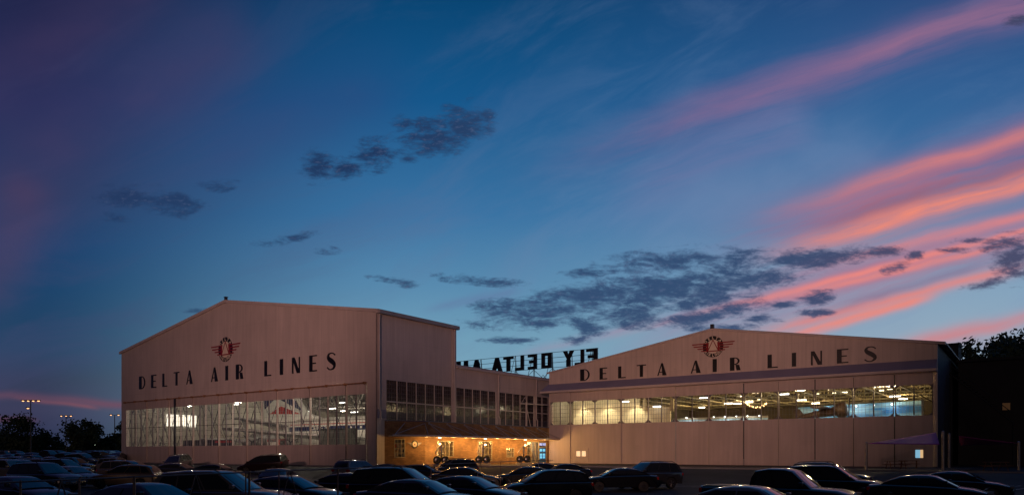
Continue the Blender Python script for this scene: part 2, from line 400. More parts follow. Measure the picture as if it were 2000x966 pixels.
# painted bay lines in the car park
wl = mat('worn_white_line', (.42, .42, .42), .7, .4, 2)
mb = MB()
for k in range(26):
    p = pos(1290+(k%13)*60, (52 if k < 13 else 41) - (k%13)*.6); d = Vector((.55, .83, 0))
    for a in (0,):
        q = p + d*5; n = Vector((-.83, .55, 0))*.05
        mb.face([Vector((v.x, v.y, gz(v.x, v.y)+.012)) for v in (p-n, p+n, q+n, q-n)])
struct(mb.build('bay_lines', wl))

# ------------------------------------------------------------------ lettering
def deco(c, x0, x1, z0, z1, blk=False):
    """thick-and-thin art-deco capitals as lists of convex polygons (x, z); blk = plain block capitals"""
    w, h = x1-x0, z1-z0
    T = w*.42; t = h*.085
    if blk: T = w*.36; t = h*.19
    P = []
    def q(*p): P.append([(x0+a, z0+b) for a, b in p])
    def rect(a, b, c_, d): q((a, b), (c_, b), (c_, d), (a, d))
    def arc(cx, cz, rx, rz, ix, iz, a0, a1, n=10):
        for k in range(n):
            u, v = R(a0+(a1-a0)*k/n), R(a0+(a1-a0)*(k+1)/n)
            q((cx+rx*math.cos(u), cz+rz*math.sin(u)), (cx+rx*math.cos(v), cz+rz*math.sin(v)), (cx+ix*math.cos(v), cz+iz*math.sin(v)), (cx+ix*math.cos(u), cz+iz*math.sin(u)))
    if c == 'D':
        if blk: rect(0, 0, T, h); rect(w-T*.9, .0, w, h); rect(T, 0, w-T*.9, t); rect(T, h-t, w-T*.9, h)
        else: rect(0, 0, T, h); arc(T, h/2, w-T, h/2, w-T-w*.17, h/2-t*.8, -90, 90, 14)
    elif c == 'E' or c == 'F':
        rect(0, 0, T, h); rect(T, h-t, w, h); rect(T, h*.5-t*.5, w*.86, h*.5+t*.5)
        if c == 'E': rect(T, 0, w, t)
    elif c == 'L': rect(0, 0, T, h); rect(T, 0, w, t)
    elif c == 'T':
        s = T if blk else w*.34
        rect(w/2-s/2, 0, w/2+s/2, h-t); rect(0, h-t, w, h)
    elif c == 'I': rect(0, 0, w, h)
    elif c == 'A':
        if blk:
            q((0, 0), (T, 0), (w*.62, h), (w*.36, h)); q((w-T, 0), (w, 0), (w*.64, h), (w*.38, h)); rect(w*.25, h*.24, w*.75, h*.4)
        else:
            q((0, 0), (w*.13, 0), (w*.5, h*.9), (w*.44, h)); q((w*.44, h), (w*.6, h), (w, 0), (w*.56, 0)); rect(w*.14, h*.24, w*.6, h*.24+t*.8)
    elif c == 'R':
        if blk: rect(0, 0, T, h); rect(T, h-t, w, h); rect(w-T*.9, h*.45, w, h-t); rect(T, h*.45, w-T*.9, h*.45+t*.8); q((w-T, 0), (w, 0), (w*.9, h*.45), (w*.5, h*.45))
        else: rect(0, 0, T, h); arc(T, h*.72, w*.9-T, h*.28, w*.9-T-w*.17, h*.28-t*.8, -90, 90, 12); q((w*.62, 0), (w, 0), (w*.86, h*.42), (w*.52, h*.45))
    elif c == 'N':
        rect(0, 0, w*.17, h); rect(w*.85, 0, w, h); q((0, h), (w*.32, h), (w, 0), (w*.62, 0))
    elif c == 'Y':
        q((0, h), (T, h), (w*.62, h*.45), (w*.38, h*.45)); q((w-T, h), (w, h), (w*.62, h*.45), (w*.38, h*.45)); rect(w/2-T/2, 0, w/2+T/2, h*.45)
    elif c == 'S':
        pts = [(.9,.83,.10),(.72,.93,.09),(.5,.96,.085),(.28,.92,.13),(.17,.80,.24),(.24,.66,.32),(.45,.55,.36),(.66,.45,.36),(.82,.32,.30),(.82,.18,.22),(.66,.07,.12),(.45,.04,.085),(.25,.07,.09),(.06,.18,.10)]
        def cat(i, u):
            p = [pts[max(0, min(len(pts)-1, i+k))] for k in (-1, 0, 1, 2)]
            return [.5*((2*p[1][j])+(-p[0][j]+p[2][j])*u+(2*p[0][j]-5*p[1][j]+4*p[2][j]-p[3][j])*u*u+(-p[0][j]+3*p[1][j]-3*p[2][j]+p[3][j])*u**3) for j in range(3)]
        c_ = [cat(i, k/3) for i in range(len(pts)-1) for k in range(3)] + [list(pts[-1])]
        L_ = []; R_ = []
        for i, (a, b, th) in enumerate(c_):
            p, n_ = c_[max(0, i-1)], c_[min(len(c_)-1, i+1)]
            dx, dz = (n_[0]-p[0])*w, (n_[1]-p[1])*h; l = math.hypot(dx, dz); nx, nz = -dz/l, dx/l
            L_.append((a*w+nx*th*w/2, b*h+nz*th*w/2)); R_.append((a*w-nx*th*w/2, b*h-nz*th*w/2))
        for i in range(len(L_)-1): q(L_[i], L_[i+1], R_[i+1], R_[i])
    return P
def letter_mesh(c, x0, x1, z0, z1, y, th=.05, blk=False, mirror=False):
    mb = MB()
    for i, poly in enumerate(deco(c, x0, x1, z0, z1, blk)):
        if mirror: poly = [(x0+x1-a, b) for a, b in poly]
        e = .002*(i % 5)
        mb.prism([(a, y-th-e, b) for a, b in poly], (0, th+2*e, 0))
    return mb

def emblem(parent, cx, y, cz, r):
    """winged round emblem painted on a gable"""
    mb = MB(); seg = 40
    for k in range(seg):
        a, b = 2*math.pi*k/seg, 2*math.pi*(k+1)/seg
        mb.prism([(cx+r*math.cos(a), y-.03, cz+r*math.sin(a)), (cx+r*math.cos(b), y-.03, cz+r*math.sin(b)), (cx+.66*r*math.cos(b), y-.03, cz+.66*r*math.sin(b)), (cx+.66*r*math.cos(a), y-.03, cz+.66*r*math.sin(a))], (0, .03, 0))
    e = mb.build('emblem', M_black, parent)
    mb = MB(); mb.prism([(cx+.66*r*math.cos(2*math.pi*k/seg), y-.024, cz+.66*r*math.sin(2*math.pi*k/seg)) for k in range(seg)], (0, .02, 0))
    mb.build('emblem_disc', M_cream, e)
    for s in (-1, 1):
        mb = MB()
        for k, (z, o) in enumerate(((.33, 2.08), (.10, 1.93), (-.13, 1.55), (-.36, 1.18))):
            h = .058*r; zz = cz+z*r
            mb.prism([(cx+s*.42*r, y-.042, zz-h+.01*k), (cx+s*(o-.06)*r, y-.042, zz-h), (cx+s*o*r, y-.042, zz+h*.8), (cx+s*.42*r, y-.042, zz+h*.8)], (0, .03, 0))
        mb.prism([(cx+s*.40*r, y-.045, cz+.40*r), (cx+s*.62*r, y-.045, cz+.40*r), (cx+s*.66*r, y-.045, cz-.44*r), (cx+s*.50*r, y-.045, cz-.44*r)], (0, .03, 0))
        mb.build('emblem_wing', M_red, e)
    A = [(0, .70), (-.58, -.46), (.58, -.46)]; B = [(0, .54), (-.45, -.37), (.45, -.37)]
    mb = MB()
    for i in range(3):
        j = (i+1) % 3
        mb.prism([(cx+A[i][0]*r, y-.055, cz+A[i][1]*r), (cx+A[j][0]*r, y-.055, cz+A[j][1]*r), (cx+B[j][0]*r, y-.055, cz+B[j][1]*r), (cx+B[i][0]*r, y-.055, cz+B[i][1]*r)], (0, .03, 0))
    mb.build('emblem_triangle', M_red, e)
    mb = MB(); mb.prism([(cx+a*r, y-.050, cz+b*r) for a, b in B], (0, .02, 0)); mb.build('emblem_triangle_fill', M_cream, e)
    def ch(c, deg, flip):
        a = R(deg); rad = .83*r
        rot = a-math.pi/2 if not flip else a+math.pi/2
        M4 = Matrix.Translation((cx+rad*math.cos(a), y-.035, cz+rad*math.sin(a))) @ Matrix.Rotation(-rot, 4, 'Y') @ Matrix.Rotation(math.pi/2, 4, 'X')
        text_obj(c, .36*r, .006, 'emblem_letter', M_cream, e, M4, 1.0, .012*r)
    for c, d in zip('DELTA', (146, 118, 91, 64, 37)): ch(c, d, False)
    for c, d in zip('AIRLINES', (-146, -130, -114, -90, -75, -60, -43, -28)): ch(c, d, True)
    return e

# ------------------------------------------------------------------ LEFT HANGAR
LX0, LX1 = -55.75, 0.0; LPK = -28.0
HL = thing('aircraft_hangar', 'tall pale hangar with a high gable and an airliner tail behind its glazed doors', 'hangar')
D0, D1, DT = -54.1, -1.5, 8.97      # door opening
mb = MB()
mb.prism([(LX0, -.0, 0), (D0, 0, 0), (D0, 0, DT), (LX0, 0, DT)], (0, .3, 0))
mb.prism([(D1, 0, 0), (-.001, 0, 0), (-.001, 0, DT), (D1, 0, DT)], (0, .3, 0))
mb.prism([(LX0, 0, DT), (LX1-.001, 0, DT), (LX1-.001, 0, 16.5), (LPK, 0, 20.95), (LX0, 0, 16.5)], (0, .3, 0))
mb.build('gable_wall', M_side, HL)
mb = MB()   # fascia trims
mb.prism([(LX1+.25, -.25, 16.45), (LX1+.25, -.25, 16.8), (LPK, -.25, 21.25), (LPK, -.25, 20.9)], (0, .25, 0))
mb.prism([(LX0-.25, -.25, 16.45), (LX0-.25, -.25, 16.8), (LPK, -.25, 21.25), (LPK, -.25, 20.9)], (0, .25, 0))
mb.build('fascia', M_trim, HL)
mb = MB()   # raised roof over the front bay
for s, x in ((1, LX1+.3), (-1, LX0-.3)):
    mb.prism([(x, 0, 16.82), (LPK, 0, 21.27), (LPK, 0, 21.1), (x, 0, 16.6)], (0, 13.0, 0))
mb.prism([(LX1+.28, 0, 16.35), (LX1+.55, 0, 16.35), (LX1+.55, 0, 16.75), (LX1+.28, 0, 16.75)], (0, 13.1, 0))
mb.build('roof', M_roof, HL)
mb = MB()
mb.box((LX1+.03, -.2, 16.35), (LX1+.42, 13.2, 16.62)); mb.build('gutter', M_trim, HL)
# side wall (x = 0): raised bay then the lower bay, opening rows for the windows
WZ0, WZ1 = 4.95, 9.4
mb = MB()
def sw(y0, y1, z0, z1, x=0.): mb.prism([(x, y0, z0), (x, y1, z0), (x, y1, z1), (x, y0, z1)], (-.3, 0, 0))
sw(0.001, 12.7, WZ1, 16.5); sw(0.001, 1.45, 0, WZ1); sw(1.45, 12.7, 0, WZ0)
sw(12.7, 60, WZ1, 11.9); sw(12.7, 60, 0, WZ0)
sw(33.5, 60, WZ0, WZ1)
mb.build('side_wall', M_sideY, HL)
mb = MB(); mb.box((-.1, 12.25, WZ0), (.12, 12.95, 16.45)); mb.build('corner_post', M_trim, HL)
mb = MB(); mb.box((-.1, -.0, 0), (.05, .45, 16.4)); mb.build('corner_post', M_trim, HL)
mb = MB()   # step wall, rear gable end and low roof
mb.prism([(LX0, 12.72, 11.9), (LX1, 12.72, 11.9), (LX1, 12.72, 16.5), (LPK, 12.72, 20.9), (LX0, 12.72, 16.5)], (0, .2, 0))
mb.build('step_wall', M_side, HL)
mb = MB()
for x in (LX1+.25, LX0-.25): mb.prism([(x, 12.95, 11.95), (LPK, 12.95, 15.2), (LPK, 12.95, 15.4), (x, 12.95, 12.15)], (0, 47, 0))
mb.build('low_roof', M_roof, HL)
mb = MB(); mb.box((.02, 12.95, 11.75), (.36, 33.4, 12.0)); mb.build('gutter', M_trim, HL)
for (y, z1) in ((-.0, 16.3), (12.3, 16.3), (21.2, 11.8), (30.0, 11.8)):
    mb = MB(); x = .16
    yy = y+.25
    mb.tube([(x+.1, yy, z1), (x, yy, z1-.3), (x, yy, 6.3), (x+.12, yy+.1, 5.9), (x+.12, yy+.1, 5.0)], .085)
    mb.build('downpipe', M_trim, HL)
mb = MB(); mb.box((-.02, .46, 5.2), (.012, 1.44, 6.15)); mb.box((.052, -.0, 5.2), (.056, .44, 6.15)); mb.build('blue_stripe', M_blue, HL)
# side windows
bays = []
def bay_run(y0, y1, n):
    w = (y1-y0)/n
    for i in range(n): bays.append((y0+i*w+.045, y0+(i+1)*w-.045))
bay_run(1.5, 12.2, 7); bay_run(13.0, 21.0, 5); bay_run(21.5, 29.8, 5); bay_run(30.3, 33.5, 2)
mb = MB()
for (a, b), (c, d) in zip(bays, bays[1:]): mb.box((-.12, b, WZ0), (.05, c, WZ1))
mb.box((-.1, 1.4, WZ1-.02), (.06, 33.5, WZ1+.1)); mb.box((-.1, 1.4, WZ0-.1), (.14, 33.5, WZ0+.02)); mb.box((-.1, 1.4, 6.98), (.055, 33.5, 7.12))
mb.build('window_frame', M_trim, HL)
for a, b in bays:
    mb = MB()
    for k in range(1, 4):
        y = a+(b-a)*k/4; mb.box((-.05, y-.014, WZ0), (-.01, y+.014, WZ1))
    for k in range(1, 5):
        z = 7.1+(WZ1-7.1)*k/5; mb.box((-.048, a, z-.014), (-.012, b, z+.014))
    for k in range(1, 4):
        z = WZ0+(7.0-WZ0)*k/4; mb.box((-.048, a, z-.014), (-.012, b, z+.014))
    o = mb.build('side_window', M_stile, HL)
    mb = MB(); mb.box((-.08, a, 5.95), (-.06, b, WZ1)); mb.build('window_glass', M_dglass, o)
    mb = MB(); mb.box((-.085, a, WZ0), (-.055, b, 5.95)); mb.build('spandrel', mat('navy_spandrel', (.02, .03, .07), .4) if 'navy_spandrel' not in bpy.data.materials else bpy.data.materials['navy_spandrel'], o)
# lettering and emblem
for c, a, b in (('D',-50.35,-48.57),('E',-46.88,-45.44),('L',-43.76,-42.49),('T',-40.72,-39.24),('A',-37.44,-35.87),('A',-31.42,-29.81),('I',-28.1,-27.5),('R',-25.76,-24.15),('L',-19.75,-18.41),('I',-16.67,-16.05),('N',-14.34,-12.85),('E',-11.15,-9.8),('S',-8.1,-6.5)):
    s = .06 if c == 'S' else 0
    letter_mesh(c, a, b, 10.83-s, 12.72+s, -.002).build('wall_letter', M_black, HL)
emblem(HL, -28.1, -.004, 14.86, 1.60)
mb = MB(); mb.box((-28.25, -.1, 21.2), (-27.95, .2, 21.62)); mb.box((-28.32, -.15, 21.6), (-27.88, .25, 21.68))
mb.build('ridge_lamp', M_dsteel, HL)
mb = MB()
mb.box((D0-.2, -.42, DT-.02), (D1+.3, -.30, DT+.1))
for k in range(18): mb.box((D0+k*3.09-.06, -.5, DT-.1), (D0+k*3.09+.06, -.001, DT+.16))
mb.build('door_track', M_track, HL)
# sliding door leaves
SL, ST = 2.39, 7.84
def leaf(parent, x0, x1, y, z0, zs, zt, z1, nb, nrow, brace=0, oct_=False, gap=.03, seam=False):
    mb = MB(); g_ = gap; t = .1
    gx = [x0+g_, x0+g_+.09, x1-g_-.09, x1-g_]; gzz = [z0, zs, zt, z1]
    for i in range(3):
        for j in range(3):
            if i == 1 and j == 1: continue
            mb.prism([(gx[i], y, gzz[j]), (gx[i+1], y, gzz[j]), (gx[i+1], y, gzz[j+1]), (gx[i], y, gzz[j+1])], (0, t, 0))
    o = mb.build('hangar_door', M_panel, parent)
    if seam: mb = MB(); mb.box((x1-.022, y-.012, z0), (x1+.022, y-.002, z1)); mb.build('door_seam', M_dsteel, o)
    xm = (x0+x1)/2
    for xx, hw in ((x0+g_+.04, .038), (x1-g_-.04, .038), (xm, .048)): mb = MB(); mb.box((xx-hw, y-.02, zs-.002), (xx+hw, y+t+.06, zt+.002)); mb.build('door_stile', M_stile, o)
    if brace: mb = MB(); mb.box((x0+g_, y+.012, (zs+zt)/2-.03), (x1-g_, y+.07, (zs+zt)/2+.03)); mb.build('door_rail', M_stile, o)
    mb = MB()
    for (a, b) in ((x0+.12, xm-.06), (xm+.06, x1-.12)):
        for k in range(1, nb): xx = a+(b-a)*k/nb; mb.box((xx-.012, y+.03, zs), (xx+.012, y+.055, zt))
    for k in range(1, nrow): z = zs+(zt-zs)*k/nrow; mb.box((x0+.1, y+.032, z-.012), (x1-.1, y+.053, z+.012))
    if oct_:
        c = .38
        for (a, s) in ((x0+.1, 1), (x1-.1, -1)):
            mb.prism([(a, y-.01, zs), (a+s*c, y-.01, zs), (a, y-.01, zs+c)], (0, .05, 0)); mb.prism([(a, y-.01, zt), (a+s*c, y-.01, zt), (a, y-.01, zt-c)], (0, .05, 0))
    mb.build('window_bars', M_bars if not oct_ else M_stile, o)
    if brace:
        mb = MB(); yb = y+.32; zm = (zs+zt)/2
        if brace == 1: segs = [((x0+.15, zt), (xm, zm)), ((x1-.15, zt), (xm, zm)), ((x0+.15, zs), (xm, zm)), ((x1-.15, zs), (xm, zm))]
        else: segs = [((xm, zt), (x0+.15, zm)), ((xm, zt), (x1-.15, zm)), ((xm, zs), (x0+.15, zm)), ((xm, zs), (x1-.15, zm))]
        for p, q in segs: mb.bar((p[0], yb, p[1]), (q[0], yb, q[1]), .045, seg=4)
        mb.build('door_brace', M_dsteel, o)
    mb = MB(); mb.face([(x0+.1, y+.06, zs), (x1-.1, y+.06, zs), (x1-.1, y+.06, zt), (x0+.1, y+.06, zt)]); mb.build('window_glass', M_glass, o)
    return o
for k in range(17):
    x0 = D0+k*3.09; y = -.24 if k % 2 else -.12
    leaf(HL, x0, x0+3.09, y, .02, SL, ST, DT+.06, 3, 8, 1 if k % 2 else 2, False, -.03, k % 2 == 1)
mb = MB(); mb.box((-40.15, -.34, .05), (-39.85, -.2, DT+.1)); mb.build('door_guide_post', M_dsteel, HL)
mb = MB(); mb.box((D0, .02, -.05), (D1, .2, .06)); mb.build('door_threshold', M_dsteel, HL)
# pass door in a leaf near the right
mb = MB(); xa = on_y(664, 0, 0)[0]; mb.box((xa, -.20, .1), (xa+1.25, -.19, 2.15)); d_ = mb.build('pass_door', M_panel, HL)
mb = MB()
for p, q in (((xa-.04, -.215, .1), (xa, -.185, 2.2)), ((xa+1.25, -.215, .1), (xa+1.29, -.185, 2.2)), ((xa, -.215, 2.15), (xa+1.25, -.185, 2.2))): mb.box(p, q)
mb.build('door_frame', M_stile, d_)
mb = MB(); mb.box((xa+.35, -.21, 1.2), (xa+.8, -.203, 1.85)); mb.build('door_window', mat('amber_pane', (.3, .22, .12), .3), d_)
# interior shell
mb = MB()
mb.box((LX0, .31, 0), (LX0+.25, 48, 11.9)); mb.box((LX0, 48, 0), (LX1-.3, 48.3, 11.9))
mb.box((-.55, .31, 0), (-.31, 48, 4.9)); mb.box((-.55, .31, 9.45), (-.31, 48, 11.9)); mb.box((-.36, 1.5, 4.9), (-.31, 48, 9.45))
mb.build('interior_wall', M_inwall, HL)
mb = MB(); mb.box((LX0, .31, -.04), (LX1-.31, 48, .02)); mb.build('floor', M_conc, HL)
def truss(parent, y, x0, x1, zb, za, zp, xp, n=22, m=M_steel, r=.09):
    """roof truss: level bottom chord, pitched top chord, zigzag web"""
    mb = MB()
    zt = lambda x: za+(zp-za)*(1-abs(x-xp)/max(xp-x0, x1-xp))
    mb.box((x0, y-.1, zb-.12), (x1, y+.1, zb+.12))
    mb.bar((x0, y, zt(x0)), (xp, y, zp), .13, seg=4); mb.bar((x1, y, zt(x1)), (xp, y, zp), .13, seg=4)
    for i in range(n):
        a, b = x0+(x1-x0)*i/n, x0+(x1-x0)*(i+1)/n
        if i % 2: mb.bar((a, y, zt(a)), (b, y, zb), r, seg=4)
        else: mb.bar((a, y, zb), (b, y, zt(b)), r, seg=4)
        mb.bar((b, y, zb), (b, y, zt(b)), r*.8, seg=4)
    return mb.build('roof_truss', m, parent)
for y in (27, 33.5, 40, 46.5): truss(HL, y, LX0+.3, LX1-.4, 9.3, 11.5, 14.8, LPK)
mb = MB()
for k in range(14):
    x = LX0+2+k*4; mb.box((x-.05, 25, 9.35), (x+.05, 47, 9.5))
for k in range(6):
    z = 10.6 + .0*k
mb.build('ceiling_beams', M_steel, HL)
mb = MB()
for x in (LX1-.5, LX0+.4): mb.prism([(x, 13, 11.7), (LPK, 13, 14.95), (LPK, 13, 15.05), (x, 13, 11.8)], (0, 35, 0))
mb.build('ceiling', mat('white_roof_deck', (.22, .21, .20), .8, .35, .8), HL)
mb = MB()
for i in range(9):      # wall girts and X-bracing on the interior walls
    y = 2+i*5.6; x = LX0+.32
    mb.box((x-.04, y-.1, 0), (x+.12, y+.1, 11.8))
    if i < 8 and i % 2 == 0: mb.bar((x+.1, y, 1), (x+.1, y+5.6, 10), .07, seg=4); mb.bar((x+.1, y, 10), (x+.1, y+5.6, 1), .07, seg=4)
for i in range(12):
    x = LX0+2+i*4.9; mb.box((x-.1, 47.75, 0), (x+.1, 48.1, 11.8))
for z in (3, 5.2, 7.4, 9.6): mb.box((LX0+.3, 47.85, z-.06), (-.6, 48.05, z+.06)); mb.box((LX0+.25, .5, z-.06), (LX0+.36, 48, z+.06))
mb.build('wall_bracing', M_steel, HL)

# ------------------------------------------------------------------ RIGHT HANGAR
RX0, RX1, RY, RPK = 2.0, 48.9, 30.7, 25.4
HR = thing('aircraft_hangar', 'wide low hangar with a blue band above its doors and warm lit trusses inside', 'hangar')
M_side2 = siding('painted_gable_siding', (.64, .53, .47), 1.3, 'X', .015)
mb = MB()
mb.prism([(RX0, RY, 9.8), (RX1, RY, 9.8), (RX1, RY, 12.5), (RPK, RY, 16.25), (RX0, RY, 12.5)], (0, .3, 0))
mb.prism([(RX0, RY, 0), (RX0+.5, RY, 0), (RX0+.5, RY, 9.8), (RX0, RY, 9.8)], (0, .3, 0))
mb.prism([(RX1-.35, RY, 0), (RX1, RY, 0), (RX1, RY, 9.8), (RX1-.35, RY, 9.8)], (0, .3, 0))
mb.build('gable_wall', M_side2, HR)
mb = MB()
mb.prism([(RX0-.3, RY-.2, 12.45), (RPK, RY-.2, 16.22), (RPK, RY-.2, 16.42), (RX0-.3, RY-.2, 12.66)], (0, .2, 0))
mb.prism([(RX1+.7, RY-.2, 12.38), (RPK, RY-.2, 16.22), (RPK, RY-.2, 16.42), (RX1+.7, RY-.2, 12.58)], (0, .2, 0))
mb.build('fascia', M_trim, HR)
mb = MB()
for x in (RX0-.3, RX1+.7): mb.prism([(x, RY, 12.55), (RPK, RY, 16.38), (RPK, RY, 16.5), (x, RY, 12.68)], (0, 55, 0))
mb.build('roof', M_roof, HR)
mb = MB()   # blue sloping skirt over the doors, and its soffit
mb.prism([(RX0-.15, RY, 10.98), (RX0-.15, RY-1.0, 9.98), (RX0-.15, RY-.9, 9.9), (RX0-.15, RY, 10.7)], (RX1-RX0+.15, 0, 0))
mb.build('blue_skirt', M_blue, HR)
mb = MB(); mb.prism([(RX0-.9, RY-1.02, 9.98), (RX0-.9, RY-1.02, 9.72), (RX0-.9, RY-.05, 9.62), (RX0-.9, RY-.05, 9.8)], (RX1-RX0+.9, 0, 0)); mb.build('skirt_trim', M_trim, HR)
mb = MB(); mb.prism([(RX0-.15, RY, 10.98), (RX0-.15, RY-1.0, 9.98), (RX0-.95, RY-1.0, 9.98)], (0, 0, -.02)); mb.build('skirt_return', M_blue, HR)
mb = MB(); mb.box((RX1-.3, RY+.31, 0), (RX1, RY+50, 12.5)); mb.build('side_wall', mat('shade_dark_side_cladding', (.05, .05, .07), .7, .2, .5), HR)  # shade of the unlit flank is put into its dark base colour
mb = MB(); mb.box((RX0, RY+.31, 0), (RX0+.3, RY+50, 12.5)); mb.box((RX0, RY+50, 0), (RX1, RY+50.3, 12.5)); mb.build('interior_wall', M_inwall, HR)
mb = MB(); mb.box((RX0+.3, RY+.31, -.04), (RX1-.31, RY+50, .02)); mb.build('floor', M_conc, HR)
for c, a, b in (('D',7.04,8.5),('E',10.02,11.15),('L',12.78,13.85),('T',15.46,16.75),('A',18.3,19.55),('A',22.72,24.0),('I',25.5,26.0),('R',27.6,28.88),('L',31.99,33.13),('I',34.69,35.15),('N',36.73,37.9),('E',39.42,40.58),('S',42.1,43.38)):
    s = .06 if c == 'S' else 0
    letter_mesh(c, a, b, 11.19-s, 12.74+s, RY-.002).build('wall_letter', M_black, HR)
ex, ez = on_y(1392.8, 676.4, RY); emblem(HR, ex, RY-.004, ez, 1.28)
mb = MB(); mb.box((25.2, RY-.1, 16.35), (25.6, RY+.3, 16.95)); mb.build('ridge_vent', M_dsteel, HR)
S2, T2 = 5.3, 8.45
ed = [RX0+.45, 5.62, 9.45, 13.33, 17.18, 20.84, 25.11, 29.32, 33.29, 37.22, 41.13, 45.06, RX1-.3]
for k in range(12):
    x0, x1 = ed[k], ed[k+1]
    gp = -.03 if k < 5 else .05
    leaf(HR, x0, x1, RY-(.25 if k % 2 else .38), .03, S2, T2, 9.9, 5, 6, 0, True, gp)
mb = MB()
for k in range(6, 12): mb.box((ed[k]-.12, RY-.06, .05), (ed[k]+.12, RY+.1, S2-.05)); mb.box((ed[k]-.10, RY-.1, T2), (ed[k]+.10, RY+.1, 9.6))
mb.build('door_gap_strip', M_dsteel, HR)  # dark strips standing in for the shaded gaps between leaves
mb = MB()
for k in (6, 7, 8): mb.box((ed[k+1]-.05, RY-.33, .06), (ed[k+1]+.05, RY-.27, .75))
mb.build('door_guide', M_galv, HR)
mb = MB(); mb.box((RX0, RY-.05, -.05), (RX1, RY+.1, .08)); mb.build('door_threshold', M_dsteel, HR)
M_litpane = emit('lit_frosted_pane', (.95, .72, .42), .75)
xa, za = on_y(1126, 890, RY-.3); xb, zb = on_y(1146, 880, RY-.3)
mb = MB(); o_ = None
mb.box((xa-.25, RY-.31, .15), (xb+.3, RY-.29, 2.15)); o_ = mb.build('pass_door', M_panel, HR)
for s in (0, 1):
    w = (xb-xa)/2; a = xa+s*(w+.05)
    mb = MB(); mb.box((a, RY-.33, za), (a+w-.2, RY-.318, zb)); mb.build('door_window', M_litpane, o_)
xa, za = on_y(1788, 893, RY-.3); xb, zb = on_y(1803, 877.5, RY-.3)
mb = MB(); mb.box((xa-.3, RY-.31, .1), (xb+.15, RY-.29, zb+.35)); o_ = mb.build('pass_door', M_panel, HR)
mb = MB(); mb.box((xa, RY-.33, za), (xa+(xb-xa)*.62, RY-.318, zb)); mb.build('door_window', emit('blue_lit_pane', (.25, .55, .75), .75), o_)
mb = MB(); mb.box((xa+(xb-xa)*.63, RY-.33, za), (xb, RY-.318, zb)); mb.build('door_window', emit('warm_lit_pane', (.95, .62, .3), .7), o_)
mb = MB(); mb.bar((xa-.16, RY-.36, .85), (xa-.16, RY-.36, 1.15), .03); mb.build('door_handle', M_galv, o_)
# interior of the right hangar
M_rst = mat('cream_painted_truss', (.42, .35, .22), .6, .2, 1)
for y in (34.5, 41, 47.5, 54, 60.5, 67, 73.5): truss(HR, y, RX0+.4, RX1-.4, 9.6, 11.6, 15.6, RPK, 20, M_rst, .08)
mb = MB()
for k in range(12): mb.box((RX0+3+k*3.9, 31.5, 9.3), (RX0+3.12+k*3.9, 78, 9.46))
mb.build('ceiling_beams', M_rst, HR)
mb = MB()
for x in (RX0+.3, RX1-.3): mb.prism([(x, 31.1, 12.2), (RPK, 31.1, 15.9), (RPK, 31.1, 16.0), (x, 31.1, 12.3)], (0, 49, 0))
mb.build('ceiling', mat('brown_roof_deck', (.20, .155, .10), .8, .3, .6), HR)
mb = MB()
for i in range(13):
    x = RX0+1.5+i*3.8; mb.box((x-.12, 80.3, 0), (x+.12, 80.7, 12.4))
for z in (6.6, 7.6, 8.6, 9.8, 11): mb.box((RX0+.4, 80.35, z-.16), (RX1-.4, 80.62, z+.16))
for i in range(12):
    y = 33+i*4; mb.box((RX1-.5, y-.12, 0), (RX1-.3, y+.12, 12)); 
for z in (6.6, 7.6, 8.6, 9.8): mb.box((RX1-.45, 31.2, z-.1), (RX1-.3, 80, z+.1))
mb.build('wall_bracing', M_rst, HR)
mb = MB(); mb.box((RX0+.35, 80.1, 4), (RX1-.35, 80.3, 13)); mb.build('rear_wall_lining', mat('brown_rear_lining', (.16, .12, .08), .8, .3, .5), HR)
# cream partition at the left with light pools
mb = MB(); mb.box((RX0+.4, 36.5, 0), (17.5, 36.8, 7.6)); mb.box((RX0+.4, 36.5, 7.6), (13.0, 36.8, 9.2)); mb.build('partition_wall', M_inwarm, HR)
mb = MB(); mb.box((RX0+.35, 36.3, 7.72), (17.6, 36.48, 7.86)); mb.box((13.6, 36.2, 7.2), (14.1, 36.45, 9.3)); mb.box((17.6, 36.2, 7.0), (18.1, 36.45, 9.3)); mb.build('partition_beam', M_rst, HR)

# ------------------------------------------------------------------ rooftop sign, seen from behind
SG = thing('rooftop_sign', 'black rooftop sign of block letters on an open steel lattice, seen from behind', 'sign')
YS = 50.0
for c, a, b in (('F',-3.1,-1.0),('L',-5.3,-3.55),('Y',-7.65,-5.5),('D',-12.0,-9.95),('E',-14.85,-13.0),('L',-17.6,-15.75),('T',-20.2,-18.05),('A',-22.9,-20.45),('A',-27.6,-25.2),('I',-29.4,-28.5),('R',-32.4,-30.3)):
    letter_mesh(c, a, b, 15.97, 18.6, YS, .3, True, True).build('sign_letter', M_black, SG)
mb = MB()
for z in (16.0, 16.85, 17.7, 18.62): mb.bar((-33.5, YS+.12, z), (-1, YS+.12, z), .04, seg=4)
x = -2.2; xs_ = []
while x > -34: xs_.append(x); x -= 3.9
for x in xs_: mb.bar((x, YS+.2, 12.5), (x, YS+.2, 18.65), .06, seg=4); mb.bar((x, YS+.2, 18.6), (x-1.2, YS+2.5, 12.3), .06, seg=4); mb.bar((x-1.9, YS-.0, 12.3), (x-.1, YS+.2, 18.6), .055, seg=4)
for a, b in zip(xs_, xs_[1:]):
    mb.bar((a, YS+.2, 12.6), ((a+b)/2, YS+.2, 14.9), .045, seg=4); mb.bar((b, YS+.2, 12.6), ((a+b)/2, YS+.2, 14.9), .045, seg=4)
    mb.bar((a, YS+.2, 15.9), ((a+b)/2, YS+.2, 14.3), .045, seg=4); mb.bar((b, YS+.2, 15.9), ((a+b)/2, YS+.2, 14.3), .045, seg=4)
mb.bar((-33.5, YS+.2, 14.2), (-1.5, YS+.2, 14.2), .05, seg=4)
mb.build('sign_frame', M_dsteel, SG)

